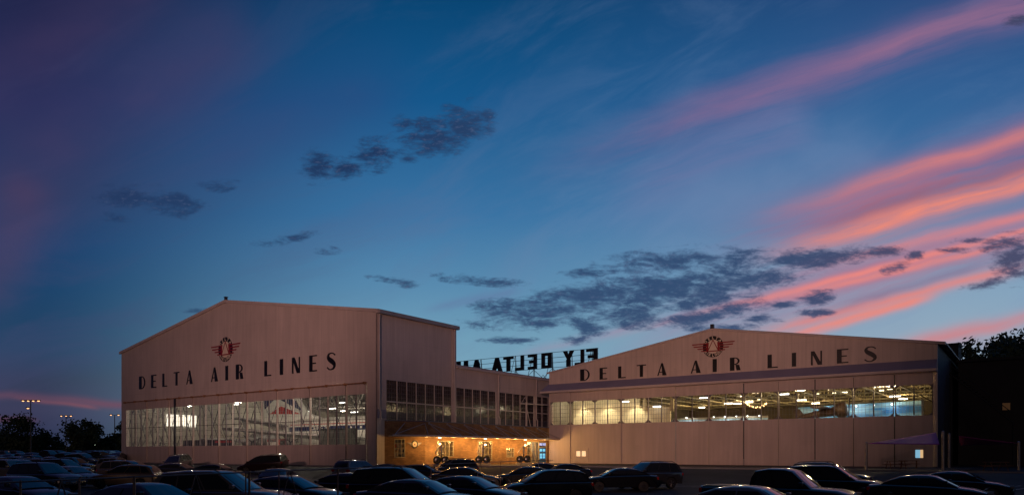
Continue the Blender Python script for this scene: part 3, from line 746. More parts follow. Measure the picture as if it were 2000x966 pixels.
# ------------------------------------------------------------------ brick entrance building
def brickmat():
    m = bpy.data.materials.new('red_brown_brick'); m.use_nodes = True; t = m.node_tree; b = t.nodes['Principled BSDF']
    g = t.nodes.new('ShaderNodeNewGeometry'); s = t.nodes.new('ShaderNodeSeparateXYZ'); t.links.new(g.outputs['Position'], s.inputs[0])
    c = t.nodes.new('ShaderNodeCombineXYZ'); t.links.new(s.outputs[1], c.inputs[0]); t.links.new(s.outputs[2], c.inputs[1])
    k = t.nodes.new('ShaderNodeTexBrick'); t.links.new(c.outputs[0], k.inputs['Vector'])
    k.inputs['Color1'].default_value = (.35, .195, .085, 1); k.inputs['Color2'].default_value = (.25, .13, .06, 1); k.inputs['Mortar'].default_value = (.16, .10, .06, 1)
    k.inputs['Scale'].default_value = 1; k.inputs['Brick Width'].default_value = .42; k.inputs['Row Height'].default_value = .14; k.inputs['Mortar Size'].default_value = .012
    n = t.nodes.new('ShaderNodeTexNoise'); n.inputs['Scale'].default_value = 1.3; n.inputs['Detail'].default_value = 6; t.links.new(g.outputs['Position'], n.inputs['Vector'])
    r = t.nodes.new('ShaderNodeMapRange'); t.links.new(n.outputs[0], r.inputs[0]); r.inputs[1].default_value = .3; r.inputs[2].default_value = .7; r.inputs[3].default_value = .75; r.inputs[4].default_value = 1.2
    x = t.nodes.new('ShaderNodeMix'); x.data_type = 'RGBA'; x.blend_type = 'MULTIPLY'; x.inputs[0].default_value = 1
    t.links.new(k.outputs[0], x.inputs[6]); t.links.new(r.outputs[0], x.inputs[7]); t.links.new(x.outputs[2], b.inputs['Base Color'])
    b.inputs['Roughness'].default_value = .85
    bp = t.nodes.new('ShaderNodeBump'); bp.inputs['Strength'].default_value = .4; bp.inputs['Distance'].default_value = .02; bp.invert = True
    t.links.new(k.outputs['Fac'], bp.inputs['Height']); t.links.new(bp.outputs[0], b.inputs['Normal'])
    return m
M_brick = brickmat()
M_frame = mat('cream_window_frame', (.42, .36, .26), .5, .08, 2)
BR = thing('brick_building', 'low brown brick entrance building under a cable-stayed canopy, between the hangars', 'building')
BZ = 4.93; BX = 2.0
A0 = Vector((.0, 1.15)); A1 = Vector((BX, 5.4)); CH = (A1-A0); chl = CH.length; cdir = CH/chl; cnorm = Vector((cdir.y, -cdir.x))
def chw(s, out=0.): p = A0+cdir*s+cnorm*out; return p.x, p.y
# wall segments on x = BX with openings
wins = []
for (pa, pb, yt, yb) in ((853, 886, 859.5, 891), (933, 961, 860, 899), (989, 1004, 873.5, 892)):
    ya, z1 = on_x(pa, yt, BX); yb_, z0 = on_x(pb, yb, BX); wins.append([ya, yb_, max(z0, .4), min(z1, 2.95)])
wins.append([25.3, 30.1, .12, 3.0])
mb = MB(); yprev = 5.4
for (a, b, z0, z1) in wins:
    mb.prism([(BX, yprev, 0), (BX, a, 0), (BX, a, BZ), (BX, yprev, BZ)], (-.3, 0, 0))
    mb.prism([(BX, a, z1), (BX, b, z1), (BX, b, BZ), (BX, a, BZ)], (-.3, 0, 0))
    mb.prism([(BX, a, 0), (BX, b, 0), (BX, b, z0), (BX, a, z0)], (-.3, 0, 0)); yprev = b
mb.prism([(BX, yprev, 0), (BX, 30.69, 0), (BX, 30.69, BZ), (BX, yprev, BZ)], (-.3, 0, 0))
# chamfered face with one window
def chp(s0, s1, z0, z1): mb.prism([(*chw(s0), z0), (*chw(s1), z0), (*chw(s1), z1), (*chw(s0), z1)], (*(-cnorm*.3), 0))
W0, W1 = 1.1, 2.35
chp(0, W0, 0, BZ); chp(W1, chl, 0, BZ); chp(W0, W1, 0, .95); chp(W0, W1, 3.0, BZ)
mb.build('wall', M_brick, BR)
mb = MB(); mb.prism([(*chw(0), BZ), (*chw(chl, .06), BZ), (BX+.06, 30.65, BZ), (.14, 30.65, BZ)], (0, 0, .1)); mb.build('coping', mat('coping_metal', (.10, .11, .2), .5), BR)
mb = MB(); mb.box((.15, 6.2, 0), (BX-.9, 30.6, .02)); mb.box((.15, 6.2, 3.1), (BX-.32, 30.6, 3.2)); mb.box((.31, 5.6, .03), (.36, 30.5, 3.05)); mb.build('interior_lining', M_inwarm, BR)
def window(parent, pts_fn, a, b, z0, z1, nc, nr, th=.05):
    """pts_fn(s, out) -> (x, y); frame with glazing bars and a pane"""
    def bx(mb, s0, s1, za, zb, o0, o1):
        p = [(*pts_fn(s0, o0), za), (*pts_fn(s1, o0), za), (*pts_fn(s1, o0), zb), (*pts_fn(s0, o0), zb)]
        q = Vector((*pts_fn(s0, o1), 0))-Vector((*pts_fn(s0, o0), 0)); mb.prism(p, q)
    mb = MB(); f = .08
    bx(mb, a, a+f, z0, z1, -.12, .03); bx(mb, b-f, b, z0, z1, -.12, .03); bx(mb, a+f, b-f, z0, z0+f, -.12, .028); bx(mb, a+f, b-f, z1-f, z1, -.12, .028)
    for k in range(1, nc): s = a+(b-a)*k/nc; bx(mb, s-.03, s+.03, z0+f, z1-f, -.1, .01)
    for k in range(1, nr): z = z0+(z1-z0)*k/nr; bx(mb, a+f, b-f, z-.03, z+.03, -.098, .008)
    o = mb.build('window', M_frame, parent)
    mb = MB(); mb.face([(*pts_fn(a+f, -.06), z0+f), (*pts_fn(b-f, -.06), z0+f), (*pts_fn(b-f, -.06), z1-f), (*pts_fn(a+f, -.06), z1-f)]); mb.build('window_glass', M_glass, o)
    return o
sx = lambda s, out: (BX+out, s)
window(BR, sx, *wins[0], 4, 3); window(BR, sx, *wins[1], 4, 3); window(BR, sx, *wins[2], 3, 2)
window(BR, lambda s, o: chw(s, o), W0, W1, .95, 3.0, 3, 4)
# glazed entrance
mb = MB()
for y in (25.3, 26.3, 27.3, 28.2, 29.9, 30.02): mb.box((BX-.14, y, .1), (BX-.04, y+.08, 2.98))
mb.box((BX-.138, 25.3, 2.9), (BX-.042, 30.1, 3.0)); mb.box((BX-.136, 25.3, 2.2), (BX-.044, 30.1, 2.28))
en = mb.build('entrance', M_frame, BR)
mb = MB(); mb.face([(BX-.09, 25.3, .12), (BX-.09, 28.1, .12), (BX-.09, 28.1, 2.95), (BX-.09, 25.3, 2.95)]); mb.build('entrance_glass', M_glass, en)
mb = MB(); mb.box((BX-.12, 28.28, .12), (BX-.05, 29.9, 2.2)); bd = mb.build('entrance_door', mat('blue_door_paint', (.02, .12, .35), .4), BR)
M_cy = emit('cyan_lit_pane', (.12, .5, .9), .9)
for k in range(2):
    for z0, z1 in ((.7, 1.0), (1.06, 1.35), (1.65, 2.0)):
        mb = MB(); y = 28.42+k*.75; mb.box((BX-.045, y, z0), (BX-.035, y+.55, z1)); mb.build('door_pane', M_cy, bd)
mb = MB(); mb.box((BX-.045, 28.35, 2.45), (BX-.035, 29.05, 2.8)); mb.box((BX-.045, 29.2, 2.45), (BX-.035, 29.85, 2.8)); mb.build('transom_pane', emit('lilac_lit_pane', (.3, .4, .85), .8), en)
mb = MB()
for y in (26.0, 26.9, 27.7): mb.box((.6, y, .02), (.7, y+.45, 3.0))
mb.build('lobby_partition', M_inwall, BR)
# winged badge on the chamfer
sC = 3.45; zC = 2.42
def bp_(u, z, out): x, y = chw(sC+u, out); return (x, y, z)
mb = MB(); seg = 24
for k in range(seg):
    a, b = 2*math.pi*k/seg, 2*math.pi*(k+1)/seg
    mb.prism([bp_(.38*math.cos(a), zC+.44*math.sin(a), .09), bp_(.38*math.cos(b), zC+.44*math.sin(b), .09), bp_(.27*math.cos(b), zC+.31*math.sin(b), .09), bp_(.27*math.cos(a), zC+.31*math.sin(a), .09)], (*(-cnorm*.07), 0))
bg_ = mb.build('wall_badge', M_black, BR)
mb = MB(); mb.prism([bp_(.268*math.cos(2*math.pi*k/seg), zC+.308*math.sin(2*math.pi*k/seg), .07) for k in range(seg)], (*(-cnorm*.05), 0)); mb.build('badge_disc', M_cream, bg_)
mb = MB(); mb.prism([bp_(-.1, zC-.09, .085), bp_(.1, zC-.09, .085), bp_(0, zC+.1, .085)], (*(-cnorm*.03), 0)); mb.build('badge_triangle', M_red, bg_)
for s in (-1, 1):
    mb = MB()
    for k, (z, l) in enumerate(((.13, .85), (.05, .74), (-.03, .6), (-.11, .5))): mb.prism([bp_(s*.36, zC+z-.05, .08), bp_(s*l, zC+z+.02, .08), bp_(s*l, zC+z+.05, .08), bp_(s*.36, zC+z+.01, .08)], (*(-cnorm*.04), 0))
    mb.build('badge_wing', M_galv, bg_)
# canopy and tie rods
CZ0, CZ1 = 3.22, 3.38; OUT = 1.9
pc = [chw(.45, 0), chw(-.2+.45, OUT), (BX+OUT, 5.4-.85), (BX+OUT, 31.5-1.1), (BX, 31.5-1.1), (BX, 5.4)]
mb = MB(); mb.prism([(x+.001, y, CZ0) for x, y in pc], (0, 0, .14)); cano = mb.build('canopy', mat('canopy_deck', (.55, .46, .38), .5, .08, 1), BR)
mb = MB()
e = [(*chw(.25, OUT+.03), 3.3), (BX+OUT+.03, 5.4-.87, 3.3), (BX+OUT+.03, 30.4, 3.3)]
mb.tube(e, .12, 6); mb.build('canopy_edge_beam', mat('canopy_edge_paint', (.62, .5, .42), .4), cano)
tops = [6.0+3.1*k for k in range(8)]
for k, y in enumerate(tops):
    mb = MB(); t0 = (BX+.06, y, 4.75)
    mb.bar(t0, (BX+OUT, y+.4, 3.42), .035); mb.bar(t0, (BX+OUT, min(y+3.3, 30.3), 3.42), .035)
    mb.bar(t0, (BX+.3, min(y+1.6, 30.3), 3.4), .02); mb.box((BX+.001, y-.1, 4.65), (BX+.08, y+.1, 4.88))
    mb.build('tie_rod', M_galv, cano)
for s, o0 in ((2.3, 0), (chl-.05, 0)):
    mb = MB(); t0 = (*chw(s, .06), 4.75); q = (*chw(.5, OUT), 3.42); mb.bar(t0, q, .035); 
    if s > 3: mb.bar(t0, (*chw(chl-.3, OUT-.2), 3.42), .035)
    mb.build('tie_rod', M_galv, cano)
# projecting leg of the window wall beside the hangar corner
mb = MB(); mb.box((.0, 30.8, 0), (.3, 31.4, 4.9)); mb.build('end_pier', M_brick, BR)
# mast in front of the window wall
UM = thing('roof_mast', 'thin pale mast with a braced crossarm on the brick roof, before the window wall', 'mast', (1.2, 26.2, 5.0))
mb = MB(); mb.bar((0, 0, 0), (0, 0, 3.3), .09); mb.bar((0, 0, 3.0), (0, 1.1, 0), .05); mb.build('pole', M_trim, UM)
mb = MB(); mb.bar((0, -1.2, 3.05), (0, 5.2, 3.2), .09); mb.bar((0, -1.1, 3.1), (0, -.1, 4.1), .03); mb.bar((0, -.1, 4.1), (0, .1, 3.2), .03); mb.build('crossarm', M_trim, UM)

# ------------------------------------------------------------------ lamps
def add_light(kind, name, loc, energy, colr, parent=None, size=.15, rot=None, spot=None, blend=1.):
    l = bpy.data.lights.new(name, kind); l.energy = energy; l.color = colr
    if kind in ('POINT', 'SPOT'): l.shadow_soft_size = size
    if kind == 'SPOT': l.spot_size = R(spot); l.spot_blend = blend
    o = bpy.data.objects.new(name, l); COL.objects.link(o); o.location = loc
    if rot: o.rotation_euler = Vector(rot).to_track_quat('-Z', 'Y').to_euler()
    if parent: o.parent = parent
    return o
M_bulb = emit('warm_bulb', (1, .62, .28), 14)
M_tube = emit('white_tube', (1, .97, .88), 4)
labs = ['bracket lamp glowing nearest the winged badge on the brick wall', 'bracket lamp glowing in the middle of the brick wall', 'bracket lamp glowing beside the glazed entrance']
for k, px in enumerate((859, 948, 1026)):
    y = on_x(px, 0, BX+1.2)[0]
    t = thing('bracket_lamp', labs[k], 'lamp', (BX+1.2, y, 0), 0, 'lamps under the entrance canopy')
    mb = MB(); mb.tube([(0, .3, 3.2), (0, .25, 2.95), (0, 0, 2.65)], .03); mb.box((-.08, .1, 3.16), (.08, .5, 3.22)); mb.build('arm', M_galv, t)
    mb = MB(); mb.lathe([(.05, .12), (.16, .0), (.17, -.04)], Matrix.Translation((0, 0, 2.55)), 12); mb.build('lamp_shade', M_galv, t)
    mb = MB(); mb.lathe([(.02, -.14), (.1, -.1), (.12, 0), (.04, .06)], Matrix.Translation((0, 0, 2.5)), 10); mb.build('bulb', M_bulb, t)
    mb = MB(); mb.box((.02, -.3, 3.1), (.22, .0, 3.19)); mb.build('downlight', emit('warm_downlight', (1, .8, .5), 5) if k == 0 else bpy.data.materials['warm_downlight'], t)
    add_light('POINT', 'lamp_light', (.25, 0, 2.0), 170, (1, .53, .15), t, .2)
    for dy in (-2.2, 2.4, 4.6): add_light('POINT', 'brick_fill_light', (.1, dy, 2.75), 120, (1, .53, .15), t, .2)  # extra point lights without fixtures, added to even out the brick glow
# landing gear exhibits on the apron
M_tyre = mat('tyre_rubber', (.015, .014, .014), .7, .2, 4); M_chrome = mat('worn_chrome', (.25, .23, .2), .25, .1, 4, metal=.9)
def landing_gear(px, dep, lab):
    p = pos(px, dep); t = thing('landing_gear', lab, 'landing gear', (p.x, p.y, .01), R(36+8), 'airliner landing gear exhibits')
    mb = MB(); mb.box((-.9, -.5, 0), (.9, .5, .22)); mb.build('plinth', mat('plinth_concrete', (.4, .36, .32), .8) if 'plinth_concrete' not in bpy.data.materials else bpy.data.materials['plinth_concrete'], t)
    for x in (-.48, .42):
        M4 = Matrix.Translation((x, -.16, .67)) @ Matrix.Rotation(R(90), 4, 'X')
        mb = MB(); mb.lathe([(.28, 0), (.42, .01), (.45, .06), (.45, .24), (.42, .3), (.28, .3)], M4, 24); w = mb.build('wheel', M_tyre, t, 40)
        mb = MB(); mb.lathe([(.05, .34), (.1, .33), (.14, .305), (.26, .3), (.26, .02), (.1, -.01)], M4, 20); mb.build('rim', M_chrome, w, 30)
    mb = MB(); mb.bar((-.5, -.2, .67), (.45, -.2, .67), .08); mb.bar((0, -.2, .67), (0, -.2, 1.5), .07); mb.bar((0, -.2, 1.4), (0, -.2, 2.35), .11, .13, 10); mb.build('strut', M_chrome, t)
    mb = MB(); mb.bar((-.05, -.2, 2.3), (-.7, -.2, 1.5), .05); mb.bar((-.7, -.2, 1.5), (-.05, -.2, 1.1), .04); mb.bar((.1, -.2, 1.9), (.5, -.1, 2.3), .05); mb.bar((.1, -.2, 1.2), (.35, -.2, 1.5), .03); mb.bar((.35, -.2, 1.5), (.1, -.2, 1.75), .03)
    for k in range(5): mb.bar((-.2+.1*k, -.32, 1.2+.2*k), (.25-.1*k, -.1, 1.5+.17*k), .02)
    mb.build('side_brace', M_galv, t)
landing_gear(862, 79, 'landing gear exhibit half hidden behind the large dark off-roader')
landing_gear(943, 84.5, 'landing gear exhibit with paired wheels in front of the middle brick window')
landing_gear(1022, 90.5, 'landing gear exhibit with paired wheels beside the glazed entrance')

# interior lights: tubes that hang in both hangars
def tube_light(x, y, z, lab, grp, L=1.4, e=0, colr=(1, .9, .72), rz=0.):
    t = thing('ceiling_light', lab, 'light', (x, y, z), rz, grp)
    mb = MB(); mb.box((-L/2, -.12, .06), (L/2, .12, .14)); mb.bar((-L*.3, 0, .1), (-L*.3, 0, .8), .015); mb.bar((L*.3, 0, .1), (L*.3, 0, .8), .015); mb.build('housing', M_galv, t)
    mb = MB(); mb.bar((-L/2, 0, 0), (L/2, 0, 0), .09, seg=8); mb.build('tube', M_tube, t)
    if e: add_light('POINT', 'ceiling_light_lamp', (0, 0, -.35), e, colr, t, .3)
    return t
# left hangar lights
GL = 'strip lights hanging in the left hangar'
for k, (px, py, y) in enumerate(((670, 775, 18), (650, 797, 22), (692, 804, 24), (462, 789, 10), (600, 800, 30), (560, 806, 34), (440, 812, 30), (330, 815, 12))):
    x, z = on_y(px, py, y)
    tube_light(x, y, min(z, 8.9), 'white strip light hanging among the trusses of the left hangar', GL, 1.5)
for i, (x, y) in enumerate(((-8, 5), (-22, 6), (-36, 7), (-49, 7), (-10, 26), (-25, 30), (-40, 30), (-50, 24), (-14, 42), (-38, 43))):
    tube_light(x, y, 8.7, 'white strip light hanging among the trusses of the left hangar', GL, 1.5, 1350 if x > -34 else (560 if y < 30 else 950), (1, .88, .68))
GR = 'strip lights hanging in the right hangar'
for k, (px, py, y) in enumerate(((1221, 783.5, 35), (1283, 793, 36), (1375, 776, 36), (1423, 787, 40), (1532, 769, 36), (1566, 780.5, 40), (1748, 773, 36))):
    x, z = on_y(px, py, y)
    tube_light(x, y, z, 'glowing strip light hanging below the brown trusses of the right hangar', GR, 1.1)
for i, (x, y) in enumerate(((22, 36), (34, 37), (44, 37), (20, 56), (30, 62), (42, 60), (12, 62))):
    tube_light(x, y, 9.0, 'glowing strip light hanging below the brown trusses of the right hangar', GR, 1.1, 860, (1, .74, .36))
# pool lights over the cream partition
for k, x in enumerate((4.2, 8.2, 12.6)):
    t = thing('wall_washer', 'small downlight throwing a scalloped pool on the cream partition', 'light', (x, 35.0, 8.9), 0, 'wall washers over the cream partition')
    add_light('POINT', 'partition_fill_light', (0, -1.2, -.8), 130, (1, .84, .55), t, .3)  # added fill light, no fixture of its own, brightens the cream partition
    mb = MB(); mb.lathe([(.1, 0), (.14, .2), (.05, .28)], Matrix.Identity(4), 10); mb.build('shade', M_galv, t)
    add_light('SPOT', 'wall_washer_lamp', (0, 0, -.1), 520, (1, .84, .50), t, .2, (0, 1.45, -3.2), 84, .7)
# bright clerestory lamps above the trusses
GB = 'bright high-bay lamps above the trusses'
M_hb = emit('hot_highbay', (1, .86, .55), 3.5)
for k, (px, py) in enumerate(((1445, 774), (1475, 771), (1482, 783), (1462, 786), (1618, 763), (1630, 770), (1648, 769), (1598, 772), (1724, 755), (1738, 760), (1722, 765), (1712, 758))):
    x, z = on_y(px, py, 58+3*(k % 3)); z = min(z, 13.2)
    t = thing('high_bay_lamp', 'hot bright lamp high among the roof trusses of the right hangar', 'light', (x, 58+3*(k % 3), z), 0, GB)
    w = (.5, .9, .35, 1.3, .6)[k % 5]
    mb = MB(); mb.box((-w/2, -.2, 0), (w/2, .2, .32)); mb.build('diffuser', M_hb, t)
    mb = MB(); mb.box((-w/2-.03, -.22, .33), (w/2+.03, .22, .4)); mb.bar((0, 0, .4), (0, 0, 1.2), .02); mb.build('housing', M_galv, t)
# round pendant chandelier of small warm bulbs
cx_, cz_ = on_y(1478, 784, 46)
t = thing('chandelier', 'swag of small amber bulbs hanging below the trusses of the right hangar', 'chandelier', (cx_, 46, cz_))
mb = MB(); mb.bar((0, 0, .2), (0, 0, 2.4), .02)
pts = [(1.3*math.cos(a), .6*math.sin(a), -.5+.25*math.cos(2*a)) for a in [2*math.pi*k/14 for k in range(15)]]
mb.tube(pts, .025, 6); mb.bar((-1.3, 0, -.2), (0, 0, .9), .015); mb.bar((1.3, 0, -.2), (0, 0, .9), .015); mb.build('frame', M_dsteel, t)
for p in pts[:-1]:
    mb = MB(); mb.lathe([(.03, -.1), (.09, 0), (.03, .09)], Matrix.Translation(p), 8); mb.build('bulb', emit('amber_bulb', (1, .6, .25), 6) if 'amber_bulb' not in bpy.data.materials else bpy.data.materials['amber_bulb'], t)
# sky mural wall with gallery lamps
def sky_mural():
    m = mat('sky_mural_print', (.3, .6, .75), .5, .05, .2); t = m.node_tree; b = t.nodes['Principled BSDF']
    g = t.nodes.new('ShaderNodeNewGeometry'); mp = t.nodes.new('ShaderNodeMapping'); mp.inputs['Scale'].default_value = (.12, 1, .9); mp.inputs['Rotation'].default_value = (0, R(-10), 0)
    t.links.new(g.outputs['Position'], mp.inputs[0]); n = t.nodes.new('ShaderNodeTexNoise'); n.inputs['Scale'].default_value = 1.4; n.inputs['Detail'].default_value = 3; t.links.new(mp.outputs[0], n.inputs['Vector'])
    r = t.nodes.new('ShaderNodeValToRGB'); r.color_ramp.elements[0].position = .36; r.color_ramp.elements[0].color = (.015, .17, .42, 1); r.color_ramp.elements[1].position = .62; r.color_ramp.elements[1].color = (.42, .72, .80, 1)
    t.links.new(n.outputs[0], r.inputs[0]); t.links.new(r.outputs[0], b.inputs['Base Color']); return m
M_mural = sky_mural()
xa, za = on_y(1800, 783, 50); xb, zb = on_y(1560, 797, 50)
MW = thing('mural_wall', 'free-standing wall printed with a blue sky inside the right hangar', 'mural wall', (0, 0, 0))
mb = MB(); mb.prism([(xb, 49.8, 0), (xa, 49.8, 0), (xa, 49.8, za+.1), (xb, 49.8, zb+.15)], (0, .3, 0)); mb.build('printed_panel', M_mural, MW)
mb = MB(); mb.box((xa, 49.75, 0), (xa+.25, 50.15, za+.15)); mb.build('end_post', M_dsteel, MW)
xa2, za2 = on_y(1500, 815, 50); xb2, _ = on_y(1185, 818, 50)
MW2 = thing('display_wall', 'low pale blue display wall inside the right hangar, left of the printed wall', 'display wall', (0, 0, 0))
mb = MB(); mb.box((xb2, 49.8, 0), (xa2, 50.1, za2)); mb.build('panel', mat('pale_blue_panel', (.42, .58, .62), .6, .2, .4), MW2)
mb = MB(); mb.box((xb2, 49.72, za2+.02), (xa2, 50.15, za2+.3)); mb.build('top_rail', M_rst, MW2)
k = 0
for px, py in ((1191, 815.5), (1250, 815), (1341, 815), (1394, 813.5), (1416, 813), (1438, 812), (1460, 811.5), (1483, 811), (1606, 795.5), (1637, 793.5), (1672, 792), (1707, 790.5), (1742, 788.5)):
    x, z = on_y(px, py, 48.6)
    t = thing('gallery_lamp', 'small round bulb lighting the display walls of the right hangar', 'lamp', (x, 48.6, z), 0, 'gallery bulbs along the display walls')
    mb = MB(); mb.lathe([(.03, -.1), (.10, -.05), (.10, .05), (.03, .1)], Matrix.Identity(4), 8); mb.build('bulb', M_tube, t)
    mb = MB(); mb.bar((0, 0, .1), (0, 1.1, .25), .02); mb.build('arm', M_dsteel, t)
    if k % 2 == 0: add_light('POINT', 'gallery_light', (0, -.2, -.3), 80, (.85, .95, 1), t, .1)
    k += 1
HA = thing('hanging_aircraft', 'small brown old aircraft hung in front of the blue printed wall', 'aircraft', (0, 44, 0))
nx, nz = on_y(1648, 799, 44); tx, tz = on_y(1556, 815, 44); M_oldair = mat('brown_old_airframe', (.07, .04, .03), .5, .15, 1)
ax_ = Vector((nx-tx, 0, nz-tz)); lenA = ax_.length; MA = Matrix.Translation((tx, 0, tz)) @ ax_.to_track_quat('Z', 'Y').to_matrix().to_4x4()
mb = MB(); mb.lathe([(.05, 0), (.3, lenA*.2), (.55, lenA*.6), (.6, lenA*.8), (.6, lenA*.86)], MA, 18); mb.build('fuselage', M_oldair, HA, 50)
mb = MB(); mb.lathe([(.7, lenA*.84), (.95, lenA*.88), (1.0, lenA*1.0), (.85, lenA*1.06), (.3, lenA*1.07)], MA, 20); cw = mb.build('engine_cowling', M_oldair, HA, 50)
mb = MB(); c0 = MA @ Vector((0, 0, lenA*1.11)); mb.bar(c0-Vector((0, .2, 1.3)), c0+Vector((0, .2, 1.3)), .07, seg=4); mb.build('propeller', M_dsteel, cw)
mb = MB(); w0 = MA @ Vector((0, 0, lenA*.62)); mb.prism([(w0.x-.8, -4.5, w0.z+.45), (w0.x+.8, -4.5, w0.z+.45), (w0.x+.8, 4.5, w0.z+.45), (w0.x-.8, 4.5, w0.z+.45)], (0, 0, .14)); mb.build('wing', M_oldair, HA, bevel=.04)
mb = MB(); mb.prism([(tx-.2, -.05, tz), (tx-.3, -.05, tz+1.1), (tx+.4, -.05, tz+1.1), (tx+1.0, -.05, tz+.2)], (0, .1, 0)); mb.build('tail_fin', M_oldair, HA)
mb = MB(); mb.bar((w0.x, 0, w0.z+.5), (w0.x, 0, 12.5), .015); mb.bar((nx-.5, 0, nz+.8), (nx-.5, 0, 12.5), .015); mb.build('cable', M_dsteel, HA)
# brick-red kiosk box seen over the sill
xa, za = on_y(1258, 828, 40); xb, _ = on_y(1296, 830, 40)
mb = MB(); mb.box((xa, 40, 0), (xb, 42, za)); o = mb.build('kiosk', mat('rust_red_panel', (.35, .09, .03), .7), None, bevel=.05); tag(o, 'rust-red kiosk block beside the cream partition in the right hangar', 'kiosk')

# ------------------------------------------------------------------ aircraft in the left hangar
M_air = mat('airliner_white', (.75, .73, .68), .3, .05, .4); M_navy = mat('airliner_navy', (.012, .02, .09), .3, .05, .4); M_afred = mat('airliner_red', (.5, .02, .015), .3); M_agrey = mat('aircraft_grey', (.20, .195, .19), .35, .1, .4)
AL = thing('airliner', 'white wide-body airliner with a navy, white and red tail, parked in the left hangar', 'airliner', (0, 19, 0))
XT = -47.0; CZc = 4.45; RR = 2.45
mb = MB(); prof = [(0, .15), (2, .5), (6, 1.25), (11, 2.0), (16, 2.4), (20, RR), (46, RR)]
seg = 36; rings = []
for s, r in prof:
    x = XT+s; cz = CZc + (RR-r)*.75
    rings.append([mb.bm.verts.new((x, r*math.cos(2*math.pi*i/seg), cz+r*math.sin(2*math.pi*i/seg))) for i in range(seg)])
for a, b in zip(rings, rings[1:]):
    for i in range(seg): mb.bm.faces.new((a[i], a[(i+1) % seg], b[(i+1) % seg], b[i]))
mb.bm.faces.new(rings[0][::-1]); mb.bm.faces.new(rings[-1]); mb.build('fuselage', M_air, AL, 60)
def strip(z0, z1, off, m, name, s0=4.0):
    mb = MB()
    def at(s, z):
        for (a, ra), (b, rb) in zip(prof, prof[1:]):
            if a <= s <= b: r = ra+(rb-ra)*(s-a)/(b-a); break
        else: r = RR
        cz = CZc+(RR-r)*.75; rr = r+off; dz = max(-.98*rr, min(.98*rr, z-cz)); return (XT+s, -math.sqrt(rr*rr-dz*dz), cz+dz)
    ss = [s0+(45.5-s0)*k/40 for k in range(41)]
    mb.grid([[at(s, z0+(z1-z0)*j/3) for s in ss] for j in range(4)]); return mb.build(name, m, AL, 60)
strip(4.75, 5.45, .02, M_navy, 'window_band', 9); strip(5.72, 5.84, .022, M_afred, 'red_cheatline', 9)
mb = MB()
for k in range(22):
    x = XT+23+k*1.05
    mb.box((x, -RR-.06, 4.97), (x+.3, -RR-.02, 5.3))
mb.build('cabin_windows', M_air, AL)
text_obj('BOEING 767', .8, .004, 'fuselage_lettering', M_air, AL, Matrix.Translation((XT+17.2, -2.52, 5.12)) @ Matrix.Rotation(math.pi/2, 4, 'X'), 1.1, .02)
def xz(px, py): return on_y(px, py, 19)
def fin(poly, th, m, name):
    mb = MB(); mb.prism([(x, -th, z) for x, z in poly], (0, 2*th, 0)); return mb.build(name, m, AL)
fl = [xz(519, 826), xz(603, 826), xz(640, 818), xz(604, 806), (xz(568, 755)), xz(556, 735), xz(510, 735), xz(515, 790)]
fin(fl, .14, M_air, 'tail_fin')
fin([xz(528, 808), xz(590, 808), xz(550, 792.5)], .16, M_afred, 'fin_red_triangle')
fin([xz(512, 760), xz(519, 799), xz(534, 783), xz(552, 765), xz(552, 735), xz(519, 735)], .155, M_navy, 'fin_navy_panel')
fin([xz(549, 780), xz(593, 803), xz(574, 775), xz(556, 762)], .157, M_navy, 'fin_navy_stripe')
mb = MB(); p0, p1 = xz(484, 822), xz(590, 815)     # tailplane, near side reaching the doors
mb.prism([(XT+3.2, -.8, 5.6), (XT+8.5, -1.2, 5.5), (XT+7.5, -9.5, 6.6), (XT+5.2, -9.5, 6.6)], (0, 0, .22)); mb.prism([(XT+3.2, .8, 5.6), (XT+8.5, 1.2, 5.5), (XT+7.5, 9.5, 6.6), (XT+5.2, 9.5, 6.6)], (0, 0, .22))
mb.build('tailplane', M_agrey, AL, bevel=.05)
mb = MB(); mb.prism([(XT+19, -2, 3.2), (XT+28, -2, 3.2), (XT+14.5, -15.5, 4.6), (XT+12.5, -15.5, 4.6)], (0, 0, .35)); mb.build('wing', M_agrey, AL, bevel=.06)
for x in (XT+24, XT+40):
    mb = MB(); mb.bar((x, -2.2, .9), (x, -2.2, 3), .14); 
    for s in (-.7, .7): mb.lathe([(.2, -.2), (.55, -.18), (.6, 0), (.55, .18), (.2, .2)], Matrix.Translation((x+s, -2.2, .62)) @ Matrix.Rotation(R(90), 4, 'X'), 18)
    mb.build('undercarriage', M_tyre, AL, 40)
# silver propeller aircraft in the left part
PA = thing('propeller_aircraft', 'silver grey propeller aircraft parked at the left end of the left hangar', 'aircraft', (-40, 14, 0), R(-14))
mb = MB(); mb.lathe([(.1, -5.5), (.75, -4.9), (1.15, -3.2), (1.25, 0), (1.15, 3), (.6, 7), (.12, 9)], Matrix.Translation((0, 0, 3.5)) @ Matrix.Rotation(R(-90), 4, 'Y'), 28); mb.build('fuselage', M_agrey, PA, 60)
mb = MB(); mb.prism([(-1.8, -9, 3.3), (1.2, -9, 3.3), (1.9, 0, 2.8), (1.9, 9, 3.3), (-1.6, 9, 3.3), (-2.4, 0, 2.8)], (0, 0, .32)); mb.build('wing', M_agrey, PA, bevel=.08)
mb = MB(); mb.prism([(-7.6, -.08, 4.0), (-9.2, -.08, 6.6), (-8.2, -.08, 6.9), (-6.2, -.08, 4.2)], (0, .16, 0)); mb.prism([(-8.8, -3, 4.0), (-7.4, -3, 4.0), (-6.4, 0, 3.9), (-7.4, 3, 4.0), (-8.8, 3, 4.0)], (0, 0, .14)); mb.build('tail', M_agrey, PA)
